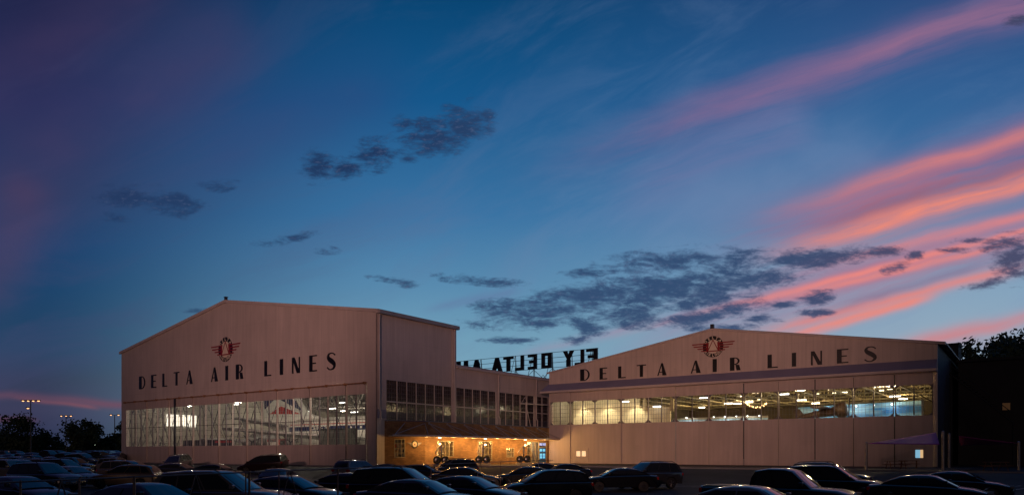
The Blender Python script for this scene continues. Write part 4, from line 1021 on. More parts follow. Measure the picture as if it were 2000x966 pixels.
for s in (-1, 1):
    mb = MB(); mb.lathe([(.15, 3.1), (.62, 2.9), (.72, 2.2), (.6, .2), (.15, -1.2)], Matrix.Translation((0, s*3, 3.1)) @ Matrix.Rotation(R(90), 4, 'Y'), 20); en_ = mb.build('engine', M_agrey, PA, 50)
    mb = MB()
    for k in range(3): a = 2*math.pi*k/3+.4; mb.bar((3.15, s*3, 3.1), (3.18, s*3+1.6*math.cos(a), 3.1+1.6*math.sin(a)), .1, .05, 4)
    mb.build('propeller', M_dsteel, en_)
    mb = MB(); mb.bar((1.0, s*3, .6), (.9, s*3, 2.7), .1); mb.lathe([(.2, -.15), (.5, -.13), (.55, 0), (.5, .13), (.2, .15)], Matrix.Translation((1.0, s*3, .55)) @ Matrix.Rotation(R(90), 4, 'X'), 16); mb.build('undercarriage', M_tyre, PA, 40)
# bright translucent door panel in the far wall, big crate box, work stand
ya, za = on_x(324, 808, LX0+.4); yb, zb = on_x(384, 832, LX0+.4)
mb = MB()
for k in range(5): a = ya+(yb-ya)*k/5; mb.box((LX0+.40, a+.06, zb-.1), (LX0+.46, a+(yb-ya)/5-.06, za))
lb = mb.build('lit_wall_panel', emit('bright_wall_panel', (1, .94, .80), 1.25), HL)
xa, za = on_y(624, 838, 8); xb, _ = on_y(680, 838, 8)
CB = thing('exhibit_enclosure', 'dark grey box enclosure standing in front of the airliner', 'enclosure', (0, 0, 0))
mb = MB(); mb.box((xa, 8, 0), (xb, 9.6, za)); mb.build('panel', mat('enclosure_grey', (.05, .05, .045), .7, .15, 1), CB, bevel=.04)
mb = MB()
for k in range(4): x = xa+(xb-xa)*(k+.0)/3; mb.box((x-.05, 7.93, 0), (x+.05, 7.998, za+.05))
mb.box((xa-.05, 7.92, za+.02), (xb+.05, 9.7, za+.12)); mb.build('frame', M_dsteel, CB)
ST_ = thing('service_stand', 'red and white service stand below the tail in the left hangar', 'stand', (*on_y(540, 0, 9)[:1], 9, 0))
mb = MB()
for x in (-1.3, 1.3):
    for y in (-.5, .5): mb.bar((x, y, 0), (x, y, 3.3), .05, seg=4)
for z in (1.1, 2.2, 3.3): mb.box((-1.35, -.55, z-.03), (1.35, .55, z+.03))
mb.build('frame', M_afred, ST_)
mb = MB(); mb.box((-1.3, -.58, 2.3), (1.3, -.552, 3.0)); mb.build('banner', M_air, ST_)
RB = thing('display_board', 'long dark display board with a red stripe at the left of the left hangar', 'display board', (0, 0, 0))
xa, za = on_y(358, 859, 5); xb, _ = on_y(452, 859, 5)
mb = MB(); mb.box((xa, 5, 0), (xb, 5.3, za)); mb.build('panel', M_dsteel, RB)
mb = MB(); mb.box((xb-4, 4.96, za-.45), (xb, 4.997, za-.15)); mb.build('stripe', M_afred, RB)

# merchandise behind the brick building's windows
Mm = [mat('merch_red', (.5, .03, .02), .5), mat('merch_white', (.75, .72, .66), .5), mat('merch_navy', (.02, .03, .12), .5), mat('merch_tan', (.45, .3, .15), .5)]
def shelf(x, y, lab, rz=0.):
    t = thing('display_shelf', lab, 'shelf', (x, y, .02), rz, 'shop shelves behind the brick wall windows')
    mb = MB()
    for yy in (-.8, .8): mb.box((-.2, yy-.03, 0), (.2, yy+.03, 2.4))
    for z in (.5, 1.0, 1.5, 2.0): mb.box((-.2, -.8, z-.02), (.2, .8, z+.02))
    mb.build('frame', M_frame, t)
    for z in (.52, 1.02, 1.52, 2.02):
        yy = -.75
        while yy < .6:
            w = random.uniform(.15, .35); h = random.uniform(.2, .42)
            mb = MB(); mb.box((-.12, yy, z), (.14, yy+w, z+h)); mb.build('stock_item', random.choice(Mm), t, bevel=.02); yy += w+.05
    return t
shelf(1.1, wins[0][0]+1.1, 'stocked shop shelf behind the first brick wall window')
shelf(1.1, wins[1][0]+1.2, 'stocked shop shelf behind the middle brick wall window')
shelf(1.1, wins[2][0]+1.0, 'stocked shop shelf behind the small square brick window')
px_, py_ = chw(1.75, -.75); shelf(px_, py_, 'stocked shop shelf behind the window on the dim chamfered face', math.atan2(cdir.y, cdir.x)-math.pi/2)
for y in (9, 17, 22, 28):
    t = thing('ceiling_light', 'small ceiling light inside the brick entrance building', 'light', (1.2, y, 3.0), 0, 'ceiling lights inside the brick building')
    mb = MB(); mb.lathe([(.1, 0), (.12, .08)], Matrix.Identity(4), 10); mb.build('diffuser', M_tube, t)
    add_light('POINT', 'ceiling_light_lamp', (0, 0, -.2), 2.0 if y < 25 else 34, (1, .8, .55), t, .08)

# people in the lobby
def person(loc, rz, shirt, trouser, lab, pose=0):
    t = thing('person', lab, 'person', loc, rz)
    def skin(name, vs, es, rad, m, root=0, lvl=1):
        me = bpy.data.meshes.new(name); me.from_pydata(vs, es, []); o = bpy.data.objects.new(name, me); COL.objects.link(o)
        sm = o.modifiers.new('skin', 'SKIN'); sm.use_smooth_shade = True
        for i, r in enumerate(rad): me.skin_vertices[0].data[i].radius = (r, r)
        me.skin_vertices[0].data[root].use_root = True
        o.modifiers.new('sub', 'SUBSURF').levels = lvl; o.modifiers['sub'].render_levels = lvl
        bpy.context.view_layer.update()
        ev = bpy.data.meshes.new_from_object(o.evaluated_get(bpy.context.evaluated_depsgraph_get()))
        bpy.data.objects.remove(o); ev.materials.clear(); ev.materials.append(m)
        for p in ev.polygons: p.use_smooth = True
        q = bpy.data.objects.new(name, ev); COL.objects.link(q); q.parent = t; return q
    a = .12*pose
    vs = [(0,0,.95),(0,0,1.2),(0,0,1.42),(0,.0,1.52),(0,.02,1.6),(0,.02,1.72)]; rd = [.13,.14,.12,.055,.085,.075]; es = [(0,1),(1,2),(2,3),(3,4),(4,5)]
    def ch(parent, pts):
        i = parent
        for p, r in pts: vs.append(p); rd.append(r); es.append((i, len(vs)-1)); i = len(vs)-1
        return i
    for s in (-1, 1):
        ch(0, [((s*.1, 0, .88), .1), ((s*.11, .04+a*s, .5), .065), ((s*.12, a*s, .09), .042), ((s*.12, .14+a*s, .04), .035)])
        h = ch(2, [((s*.19, 0, 1.4), .06), ((s*.25, -.02, 1.12), .042), ((s*.24, .12, .9), .03), ((s*.24, .16, .84), .03)])
        for f in range(5): ch(h, [((s*(.24+.018*(f-2)), .19, .80-.004*abs(f-2)), .009), ((s*(.24+.02*(f-2)), .2, .765+.006*abs(f-2)), .008)])
    skin('body', vs, es, rd, mat('skin_tone', (.45, .26, .17), .5) if 'skin_tone' not in bpy.data.materials else bpy.data.materials['skin_tone'])
    skin('shirt', [(0,0,.97),(0,0,1.2),(0,0,1.43),(.2,0,1.4),(.255,-.02,1.14),(-.2,0,1.4),(-.255,-.02,1.14)], [(0,1),(1,2),(2,3),(3,4),(2,5),(5,6)], [.16,.165,.13,.075,.06,.075,.06], shirt)
    skin('trousers', [(0,0,.98),(.1,0,.88),(.11,.04+a,.5),(.12,a,.12),(-.1,0,.88),(-.11,.04-a,.5),(-.12,-a,.12)], [(0,1),(1,2),(2,3),(0,4),(4,5),(5,6)], [.15,.115,.085,.06,.115,.085,.06], trouser)
    skin('hair', [(0,-.02,1.66),(0,0,1.74),(0,-.05,1.6)], [(0,1),(0,2)], [.085,.082,.05], mat('dark_hair', (.02, .014, .01), .7) if 'dark_hair' not in bpy.data.materials else bpy.data.materials['dark_hair'])
    return t
person((1.35, 25.9, .03), R(-80), mat('orange_shirt', (.75, .13, .03), .7), mat('dark_trousers', (.02, .02, .03), .8), 'person in an orange shirt standing just inside the glazed entrance')
person((1.3, 27.1, .03), R(-120), mat('pale_shirt', (.6, .5, .35), .7), mat('black_trousers', (.015, .015, .015), .8), 'person in a pale shirt and black trousers walking through the lobby', 1)

# ------------------------------------------------------------------ dark buildings and trees on the right
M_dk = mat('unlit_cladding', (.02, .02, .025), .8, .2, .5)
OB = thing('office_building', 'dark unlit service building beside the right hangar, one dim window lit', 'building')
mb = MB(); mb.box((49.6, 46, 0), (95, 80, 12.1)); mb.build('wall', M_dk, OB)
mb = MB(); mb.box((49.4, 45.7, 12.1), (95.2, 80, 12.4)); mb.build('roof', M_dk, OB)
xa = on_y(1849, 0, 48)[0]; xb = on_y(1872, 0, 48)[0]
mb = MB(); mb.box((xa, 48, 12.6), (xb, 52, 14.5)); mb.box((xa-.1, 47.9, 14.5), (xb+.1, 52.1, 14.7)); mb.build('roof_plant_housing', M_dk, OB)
xa, za = on_y(1958, 800, 45.9); xb, zb = on_y(1973, 786, 45.9)
mb = MB(); mb.box((xa-.05, 45.9, za-.05), (xb+.05, 45.999, zb+.05)); w_ = mb.build('window', M_dsteel, OB)
mb = MB(); mb.box((xa, 45.88, za), (xb, 45.899, zb)); mb.build('window_glass', emit('dim_amber_pane', (.5, .28, .12), .035), w_)
# open stair beside the hangar flank
STR = thing('fire_escape', 'dark open steel stair against the flank of the right hangar', 'stair', (0, 0, 0))
mb = MB()
for k in range(20): mb.box((49.3+k*.28, 40, 10.4-k*.28), (49.6+k*.28, 41.2, 10.44-k*.28))
mb.bar((49.2, 40, 10.3), (55, 40, 4.7), .08, seg=4); mb.bar((49.2, 40, 11.3), (55, 40, 5.7), .04, seg=4)
mb.build('flight', M_dk, STR)
mb = MB()
for x, z in ((49.3, 10.4), (55, 4.8)): mb.bar((x, 40, 0), (x, 40, z), .08, seg=4); mb.bar((x, 41.2, 0), (x, 41.2, z), .08, seg=4)
mb.build('post', M_dk, STR)

M_leaf = mat('dark_foliage', (.045, .07, .03), .7, .45, .6); M_bark = mat('bark', (.05, .04, .03), .9, .2, 3)
def tree(x, y, h, w, lab, grp, n=2600, seed=0, leaf=.28):
    rnd = random.Random(seed); t = thing('broadleaf_tree', lab, 'tree', (x, y, gz(x, y)), 0, grp)
    mb = MB(); mb.bar((0, 0, -.2), (.1, 0, h*.35), w*.035+.1, w*.025+.07, 8); cl_ = []
    for k in range(9):
        a = rnd.uniform(0, 6.28); r = w*.5*rnd.uniform(.25, .75); z = h*rnd.uniform(.42, .82)
        mb.bar((.1, 0, h*rnd.uniform(.22, .35)), (r*math.cos(a), r*math.sin(a), z), .11, .03, 5)
    mb.build('trunk', M_bark, t)
    for k in range(26):
        a = rnd.uniform(0, 6.28); u = rnd.uniform(0, 1); z = h*(.28+.64*u)
        env = math.sin(math.pi*min(1, max(.06, (z/h-.2)/.82)))**.6
        r = w*.5*env*rnd.uniform(.15, .85); cl_.append((r*math.cos(a), r*math.sin(a), z, w*rnd.uniform(.10, .2)))
    mb = MB(); ls = leaf
    for k in range(n):
        c = rnd.choice(cl_); d = Vector((rnd.gauss(0, 1), rnd.gauss(0, 1), rnd.gauss(0, .8))); d = d.normalized()*c[3]*rnd.uniform(.2, 1.15)
        p = Vector(c[:3])+d; q = Vector((rnd.uniform(-1, 1), rnd.uniform(-1, 1), rnd.uniform(-1, 1))).normalized(); s = q.orthogonal().normalized(); e_ = ls*rnd.uniform(.5, 1.3)
        mb.face([p-q*e_, p+s*e_*.6, p+q*e_, p-s*e_*.6])
    mb.build('crown', M_leaf, t, recalc=False)
TL = 'trees beyond the car park'
for i, (px, d, h, w, lab) in enumerate(((40, 165, 9.3, 13, 'broad dark tree farthest left, below the four-headed lamp post'), (92, 175, 6.2, 8, 'small dark tree between the two broad ones on the left horizon'), (160, 165, 9.0, 11.5, 'broad dark tree between the two farther lamp posts'), (222, 170, 5.5, 7, 'small dark tree beside the left corner of the left hangar'), (12, 190, 6.5, 12, 'low dark tree at the very left edge of the photo'), (245, 190, 9.5, 7, 'dark tree half hidden by the left corner of the left hangar'))):
    p = pos(px, d); tree(p.x, p.y, h, w, lab, TL, 3600 if w > 9 else 1800, 20+i, .34)
TR = 'trees behind the dark service building'
for i, (px, d, h, w, lab) in enumerate(((1908, 128, 22.0, 11, 'dark treetop just right of the rooftop housing'), (1945, 132, 23.2, 13, 'dark treetop in the middle above the service building roof'), (1985, 130, 23.8, 15, 'tallest dark treetop at the right edge of the photo'), (2040, 130, 23, 13, 'dark tree partly out of the photo past its right edge'))):
    p = pos(px, d); tree(p.x, p.y, h, w, lab, TR, 6500, 50+i, .4)
# far wood as one dark mass along the horizon
mb = MB(); rnd = random.Random(5)
for k in range(5200):
    px = rnd.uniform(-120, 420); d = rnd.uniform(230, 300); hgt = 5.2+1.4*math.sin(px*.045)+.9*math.sin(px*.13)
    p = pos(px, d, rnd.uniform(-.9, hgt-.8)); q = Vector((rnd.uniform(-1, 1), rnd.uniform(-1, 1), rnd.uniform(-1, 1))).normalized(); s = q.orthogonal(); e_ = rnd.uniform(.5, 1.3)
    mb.face([p-q*e_, p+s*e_*.7, p+q*e_, p-s*e_*.7])
stuff(mb.build('far_wood', M_leaf, recalc=False))
for i, (px, py) in enumerate(((85, 866), (28, 863), (153, 868), (185, 868), (201, 867), (231, 867), (115, 862), (211, 860))):
    p = pos(px, 212); z = CAM.z+(882-py)/F*212
    t = thing('yard_light', 'tiny distant yard light glowing below the dark trees', 'light', (p.x, p.y, 0), 0, 'distant yard lights')
    mb = MB(); mb.bar((0, 0, -1), (0, 0, z), .07); mb.build('pole', M_dsteel, t)
    mb = MB(); r_ = .3 if i == 0 else .15; mb.lathe([(r_*.4, -r_), (r_, 0), (r_*.4, r_)], Matrix.Translation((0, 0, z)), 8); mb.build('bulb', emit('greenish_yard_bulb', (.8, 1, .7), 2.2) if 'greenish_yard_bulb' not in bpy.data.materials else bpy.data.materials['greenish_yard_bulb'], t)

# ------------------------------------------------------------------ parking lot lamp posts
M_post = mat('bronze_lamp_post', (.10, .07, .05), .5, .1, 2); M_sod = emit('sodium_lamp_lens', (1, .50, .20), 2.4)
def lamp_post(x, y, ztop, heads, lab, rz=0., low=None, w=1.25):
    g0 = gz(x, y); t = thing('street_lamp', lab, 'street lamp', (x, y, g0), rz, 'tall car park lamps'); H = ztop-g0
    mb = MB(); mb.bar((0, 0, 0), (0, 0, H), .14, .09, 8); mb.bar((0, 0, 0), (0, 0, .7), .3, seg=12); mb.build('pole', M_post, t)
    mb = MB(); mb.bar((-w, 0, H-.05), (w, 0, H-.05), .05); mb.build('crossarm', M_post, t)
    xs2 = [-w+2*w*i/(heads-1) for i in range(heads)]
    if low: xs2.append(None)
    for q in xs2:
        hx, hz = (q, H) if q is not None else (-.6, low-g0)
        mb = MB(); mb.box((hx-.3, -.25, hz-.02), (hx+.3, .35, hz+.16)); 
        if q is None: mb.bar((0, 0, hz), (-.6, 0, hz), .04)
        h_ = mb.build('lamp_head', M_post, t); mb = MB(); mb.lathe([(.24, 0), (.2, -.1), (.08, -.16)], Matrix.Translation((hx, .05, hz-.025)), 10); mb.build('lens', M_sod, h_)
    return t
p = pos(60, 150); lamp_post(p.x, p.y, 12.3, 4, 'tall lamp post with four lit heads and a fifth lower down, far left', R(36), CAM.z+86*150/F, 1.6)
p = pos(129, 195); lamp_post(p.x, p.y, 11.4, 3, 'lamp post with lit heads, the middle of the three left of the hangars', R(36), None, 1.3)
p = pos(224, 190); lamp_post(p.x, p.y, 11.4, 2, 'lamp post with two lit heads close to the left hangar corner', R(36), None, 1.0)
# unseen lamp posts behind the camera, with spots aimed to light the hangar fronts
def flood(dep, right, z, target, energy, colr, spot, lab):
    p = CAM+FW*dep+RT*right; t = lamp_post(p.x, p.y, z+.2, 2, lab, R(36)); 
    d = Vector(target)-Vector((p.x, p.y, z-.4)); l = add_light('SPOT', 'flood_lamp', (0, 0, 0), energy, colr, None, .25, d, spot, 1.)
    l.location = (p.x, p.y, z-.45); l.parent = t; l.matrix_parent_inverse = (Matrix.Translation(t.location) @ Matrix.Rotation(R(36), 4, 'Z')).inverted()
WARM = (1, .53, .45)
flood(2, -26, 11, (-24, 0, 22), 142000, WARM, 40, 'tall car park lamp behind the camera on the left')
flood(-7, -13, 11.5, (17, 30.7, 18), 150000, WARM, 40, 'tall car park lamp just behind the camera')

# ------------------------------------------------------------------ shade sails, picnic tables
M_sail = mat('purple_sail_cloth', (.36, .05, .30), .8, .08, 1); 
def sail_post(px, d, ztop, lab):
    p = pos(px, d); g0 = gz(p.x, p.y); t = thing('shade_post', lab, 'post', (p.x, p.y, g0), 0, 'posts of the shade sails')
    mb = MB(); mb.bar((0, 0, 0), (0, 0, ztop-g0), .11, seg=12); mb.build('pole', M_galv, t, 30)
    mb = MB(); mb.lathe([(.11, 0), (.12, .03), (.03, .09)], Matrix.Translation((0, 0, ztop-g0)), 12); mb.build('cap', M_galv, t)
    return Vector((p.x, p.y, ztop-.08))
a = sail_post(1692, 63, 2.35, 'pale steel post holding the low corner of the left purple sail')
b = sail_post(1842, 62, 3.3, 'pale steel post below the right hangar corner, between the two sails')
c = sail_post(1854, 70, 3.3, 'thin steel post behind the one below the right hangar corner')
d4 = sail_post(1990, 62, 2.4, 'steel post holding the far right purple sail')
def sail(p, q, r_, lab):
    mb = MB(); n = 10; rows = []
    for i in range(n+1):
        row = []
        for j in range(n+1):
            u = i/n; v = j/n*(1-u); w = 1-u-v; P_ = p*w+q*u+r_*v; P_ = P_-Vector((0, 0, 1.1*(u*v*w)*6*.35)); row.append(P_)
        rows.append(row)
    vs = [[mb.bm.verts.new(P_) for P_ in r0[:n+1-i]] for i, r0 in enumerate([[p*(1-i/n-j/n)+q*(i/n)+r_*(j/n)-Vector((0, 0, 2.2*(i/n)*(j/n)*(1-i/n-j/n))) for j in range(n+1-i)] for i in range(n+1)])]
    for i in range(n):
        for j in range(n-i):
            mb.bm.faces.new((vs[i][j], vs[i+1][j], vs[i][j+1]))
            if j < n-i-1: mb.bm.faces.new((vs[i+1][j], vs[i+1][j+1], vs[i][j+1]))
    o = mb.build('shade_sail', M_sail, None, 60); so_ = o.modifiers.new('thick', 'SOLIDIFY'); so_.thickness = .02; tag(o, lab, 'shade sail', 'purple shade sails')
sail(a, pos(1828, 66, 3.35), pos(1835, 58, 2.15), 'purple shade sail stretched from the left steel post to the hangar corner')
sail(d4, pos(1872, 62, 2.95), pos(1876, 68, 2.2), 'purple shade sail at the far right, in front of the dark building')
M_wood = mat('picnic_wood', (.16, .08, .045), .8, .2, 3)
def picnic(px, d, lab, rz):
    p = pos(px, d); t = thing('picnic_table', lab, 'picnic table', (p.x, p.y, gz(p.x, p.y)), rz, 'picnic tables by the shade sails')
    mb = MB(); 
    for k in range(5): mb.box((-.9, -.36+k*.15, .72), (.9, -.23+k*.15, .76))
    mb.build('tabletop', M_wood, t)
    for s in (-1, 1):
        mb = MB(); mb.box((-.9, s*.75-.13, .42), (.9, s*.75+.13, .46)); mb.build('bench', M_wood, t)
    for s in (-.65, .65):
        mb = MB(); mb.bar((s, -.25, .72), (s, -.6, 0), .04, seg=4); mb.bar((s, .25, .72), (s, .6, 0), .04, seg=4); mb.bar((s, -.8, .4), (s, .8, .4), .035, seg=4); mb.build('leg', M_wood, t)
picnic(1750, 66, 'picnic table between the shade posts and the hangar doors', R(30)); picnic(1775, 70, 'picnic table closest to the hangar door with a lit pane', R(10)); picnic(1945, 60, 'picnic table under the far right sail', R(40))

# ------------------------------------------------------------------ cars
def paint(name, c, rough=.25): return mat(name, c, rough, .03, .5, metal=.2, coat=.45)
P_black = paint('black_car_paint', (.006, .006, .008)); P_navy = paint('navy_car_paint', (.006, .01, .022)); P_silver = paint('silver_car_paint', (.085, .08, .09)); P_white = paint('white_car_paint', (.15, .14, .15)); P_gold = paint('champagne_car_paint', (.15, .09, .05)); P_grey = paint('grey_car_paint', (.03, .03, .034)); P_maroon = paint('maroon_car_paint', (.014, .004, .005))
M_cglass = mat('car_glass', (.012, .014, .018), .04, .02, 1, spec=.9); M_rub = M_tyre; M_rim = mat('alloy_rim', (.1, .1, .105), .35, .05, 3, metal=.8)
M_hl = mat('headlight_lens', (.2, .2, .2), .08, .02, 3, spec=.8, metal=.4); M_tl = mat('taillight_lens', (.25, .01, .01), .15, .02, 3); M_pl = mat('dark_plastic', (.012, .012, .012), .6, .1, 3); M_plate = mat('plate_white', (.45, .45, .42), .5)
SPEC = {
 'sedan': dict(L=4.8, W=1.82, body=[(-2.4,.45),(-2.4,.82),(-2.33,1.0),(-1.7,1.06),(0,1.03),(.95,.99),(1.7,.9),(2.2,.76),(2.38,.6),(2.4,.4)], cab=[(-1.85,1.04),(-1.5,1.22),(-1.05,1.38),(-.5,1.45),(0,1.45),(.3,1.40),(1.15,.98)], roof=(3,5), ax=1.42, wr=.33),
 'suv': dict(L=4.85, W=1.94, body=[(-2.4,.5),(-2.42,.9),(-2.36,1.14),(0,1.14),(1.0,1.13),(1.9,1.06),(2.3,.92),(2.42,.7),(2.42,.45)], cab=[(-2.34,1.13),(-2.2,1.55),(-2.02,1.74),(-1.2,1.8),(-.2,1.8),(.15,1.74),(1.08,1.12)], roof=(3,5), ax=1.42, wr=.38),
 'wagon': dict(L=4.5, W=1.8, body=[(-2.22,.45),(-2.25,.85),(-2.18,1.05),(0,1.03),(1.05,1.0),(1.8,.9),(2.15,.74),(2.25,.6),(2.25,.4)], cab=[(-2.15,1.04),(-1.9,1.4),(-1.65,1.53),(-.8,1.6),(0,1.58),(.3,1.52),(1.25,.99)], roof=(3,5), ax=1.33, wr=.33),
 'minivan': dict(L=5.0, W=1.98, body=[(-2.5,.45),(-2.52,.9),(-2.45,1.1),(0,1.08),(1.3,1.05),(2.0,.93),(2.4,.76),(2.5,.6),(2.5,.4)], cab=[(-2.43,1.09),(-2.3,1.5),(-2.1,1.68),(-1.2,1.77),(0,1.76),(.4,1.68),(1.65,1.02)], roof=(3,5), ax=1.5, wr=.34),
 'pickup': dict(L=5.7, W=1.98, body=[(-2.83,.55),(-2.85,1.0),(-2.83,1.14),(-.75,1.16),(1.3,1.15),(2.3,1.08),(2.7,.95),(2.85,.75),(2.85,.5)], cab=[(-.85,1.15),(-.8,1.5),(-.68,1.75),(-.2,1.84),(.4,1.83),(.7,1.76),(1.4,1.14)], roof=(3,5), ax=1.75, wr=.4),
}
def make_car(kind, pm, label):
    S = SPEC[kind]; L, W = S['L'], S['W']; hw = W/2; wr, ax = S['wr'], S['ax']; zb = .28 if kind not in ('suv', 'pickup') else .36
    t = thing({'sedan': 'parked_car', 'suv': 'parked_suv', 'wagon': 'parked_hatchback', 'minivan': 'parked_minivan', 'pickup': 'parked_pickup'}[kind], label, {'sedan': 'car', 'suv': 'SUV', 'wagon': 'hatchback', 'minivan': 'minivan', 'pickup': 'pickup truck'}[kind])
    top = S['body']
    def arch(cx):  # front to rear along the sill
        return [(cx+(wr+.07)*math.cos(a), wr+(wr+.07)*math.sin(a)) for a in [R(v) for v in (-8, 25, 55, 90, 125, 155, 188)]]
    low = [(L/2-.08, zb-.02)] + [(x, max(z, zb)) for x, z in arch(ax)] + [(x, max(z, zb)) for x, z in arch(-ax)] + [(-L/2+.08, zb-.02)]
    ring = top+low; n = len(ring)
    def lay(y, inset, crown):
        o = []
        for i, (x, z) in enumerate(ring):
            if i < len(top):
                xx = x*(1-inset*.045) if abs(x) > L/2-.6 else x
                zz = z-inset*.065*(1 if .8 < z else .2)+crown*(.02 if z > .8 else 0); 
                o.append((xx, y, zz))
            else: o.append((x*(1-inset*.02) if abs(x) > L/2-.3 else x, y, z))
        return o
    ys_ = [(-hw, 1.2, 0), (-hw+.05, .5, 0), (-hw+.16, .1, .3), (-hw*.45, 0, .9), (0, -.15, 1), (hw*.45, 0, .9), (hw-.16, .1, .3), (hw-.05, .5, 0), (hw, 1.2, 0)]
    mb = MB(); Ls = [[mb.bm.verts.new(p) for p in lay(y, i_, c)] for y, i_, c in ys_]
    for a, b in zip(Ls, Ls[1:]):
        for i in range(n): mb.bm.faces.new((a[i], a[(i+1) % n], b[(i+1) % n], b[i]))
    mb.bm.faces.new(Ls[0][::-1]); mb.bm.faces.new(Ls[-1])
    body = mb.build('body', pm, t, 32)
    C = S['cab']; zb0 = C[0][1]; zt0 = max(z for x, z in C); hb, hr = hw-.07, hw-.30
    wy = lambda z: hb+(hr-hb)*max(0, min(1, (z-zb0+.02)/(zt0-zb0)))
    LAT = (-1, -.9, -.6, 0, .6, .9, 1)
    def P(i, v, out=0.):
        """point on the cabin skin; i is a fractional index along the outline, v is -1..1 across"""
        i0 = int(min(len(C)-2, math.floor(i))); f = i-i0; x = C[i0][0]*(1-f)+C[i0+1][0]*f; z = C[i0][1]*(1-f)+C[i0+1][1]*f
        b_ = 1-v*v; dx = C[i0+1][0]-C[i0][0]; dz = C[i0+1][1]-C[i0][1]; l = math.hypot(dx, dz); nx, nz = -dz/l, dx/l
        k = .045*b_+out
        return Vector((x+nx*k, v*wy(z), z+nz*k-(.02 if abs(v) > .95 else 0)*(z > zt0-.12)))
    mb = MB(); rows = [[mb.bm.verts.new(P(i, v)) for v in LAT] for i in range(len(C))]
    for a, b in zip(rows, rows[1:]):
        for j in range(len(LAT)-1): mb.bm.faces.new((a[j], a[j+1], b[j+1], b[j]))
    for j in (0, -1): mb.bm.faces.new([r[j] for r in rows])
    cabin = mb.build('cabin', pm, t, 40)
    nC = len(C)-1
    def pane(i0, i1, v, name):
        mb = MB(); mb.grid([[P(i0+(i1-i0)*k/4, v*q, .012) for q in (-1, -.6, -.2, .2, .6, 1)] for k in range(5)]); mb.build(name, M_cglass, cabin, 60, recalc=False)
    pane(nC-1+.08, nC-.03, .86, 'windscreen')
    if kind == 'pickup': pane(.15, 1.9, .8, 'rear_window')
    elif kind == 'sedan': pane(.2, 2.0, .82, 'rear_window')
    else: pane(.25, 1.7, .82, 'rear_window')
    # side windows
    zl, zh = zb0+.05, zt0-.10
    def xat(z, front):
        pr = C[-2:] if front else None
        seq = C[nC-2:] if front else C[:4]
        for a, b in zip(seq, seq[1:]):
            if min(a[1], b[1]) <= z <= max(a[1], b[1]) and a[1] != b[1]: return a[0]+(b[0]-a[0])*(z-a[1])/(b[1]-a[1])
        return seq[0][0] if front else seq[-1][0]
    fb, ft = xat(zl, True)-.16, xat(zh, True)-.10; rb, rt = xat(zl, False)+.14, xat(zh, False)+.12
    cuts = {'sedan': [.0, .52, 1], 'suv': [.0, .27, .62, 1], 'wagon': [.0, .22, .6, 1], 'minivan': [0, .3, .66, 1], 'pickup': [0, .42, 1]}[kind]
    for s in (-1, 1):
        for a, b in zip(cuts, cuts[1:]):
            g_ = .03; mb = MB(); pts = []
            for (u, z) in ((a, 0), (b, 0), (b, 1), (a, 1)):
                zz = zl+(zh-zl)*z; lo, hi = rb+(rt-rb)*z, fb+(ft-fb)*z; x = lo+(hi-lo)*u+(g_ if u == a else -g_); pts.append((x, s*(wy(zz)+.012), zz))
            mb.prism(pts, (0, -s*.01, 0)); mb.build('side_window', M_cglass, cabin)
        xm = fb-.05; mb = MB(); mb.box((xm-.08, s*(hb+.02), zl+.02), (xm+.06, s*(hb+.22), zl+.17)); mb.build('mirror', pm, t, bevel=.03)
        zf = top[-3][1]; xf = L/2
        mb = MB(); mb.box((xf-.22, s*(hw-.42), zf-.12), (xf-.012, s*(hw-.08), zf+.03)); mb.build('headlight', M_hl, t, bevel=.03)
        zr = top[2][1]; mb = MB(); mb.box((-xf-.005, s*(hw-.34), zr-.25), (-xf+.2, s*(hw-.02), zr-.07)); mb.build('taillight', M_tl, t, bevel=.03)
        for x in (-.75, .35): mb = MB(); mb.box((x-.09, s*(hw-.01), zb0-.18), (x+.09, s*(hw+.02), zb0-.145)); mb.build('door_handle', pm, t)
        for x in (ax, -ax):
            M4 = Matrix.Translation((x, s*(hw-.13), wr)) @ Matrix.Rotation(R(90), 4, 'X')
            mb = MB(); mb.lathe([(wr*.6, -.11), (wr*.95, -.1), (wr, -.06), (wr, .06), (wr*.95, .1), (wr*.6, .11)], M4, 20); w = mb.build('wheel', M_rub, t, 40)
            mb = MB(); mb.lathe([(.05, -.1), (wr*.6, -.1), (wr*.62, .1), (.05, .1)], M4, 16)
            for k in range(5):
                a = 2*math.pi*k/5; mb.bar(M4 @ Vector((.03*math.cos(a), .03*math.sin(a), -s*.115)), M4 @ Vector((wr*.55*math.cos(a), wr*.55*math.sin(a), -s*.115)), .035, seg=4)
            mb.build('rim', M_rim, w)
    mb = MB(); mb.box((L/2-.05, -hw*.55, .5), (L/2+.005, hw*.55, .66)); mb.build('grille', M_pl, t)
    mb = MB(); mb.box((-L/2-.014, -.17, zb+.38), (-L/2-.002, .17, zb+.5)); mb.build('number_plate', M_plate, t)
    if kind == 'suv':
        for s in (-1, 1): mb = MB(); mb.tube([(-1.9, s*(hr-.06), zt0-.02), (-1.7, s*(hr-.06), zt0+.06), (-.1, s*(hr-.06), zt0+.07), (.1, s*(hr-.06), zt0-.02)], .022, 6); mb.build('roof_rail', M_pl, t)
    if kind == 'pickup':
        mb = MB(); mb.box((-2.75, -hw+.12, 1.165), (-.95, hw-.12, 1.17)); mb.build('load_bed', M_pl, t)
    return t
PROT = {}
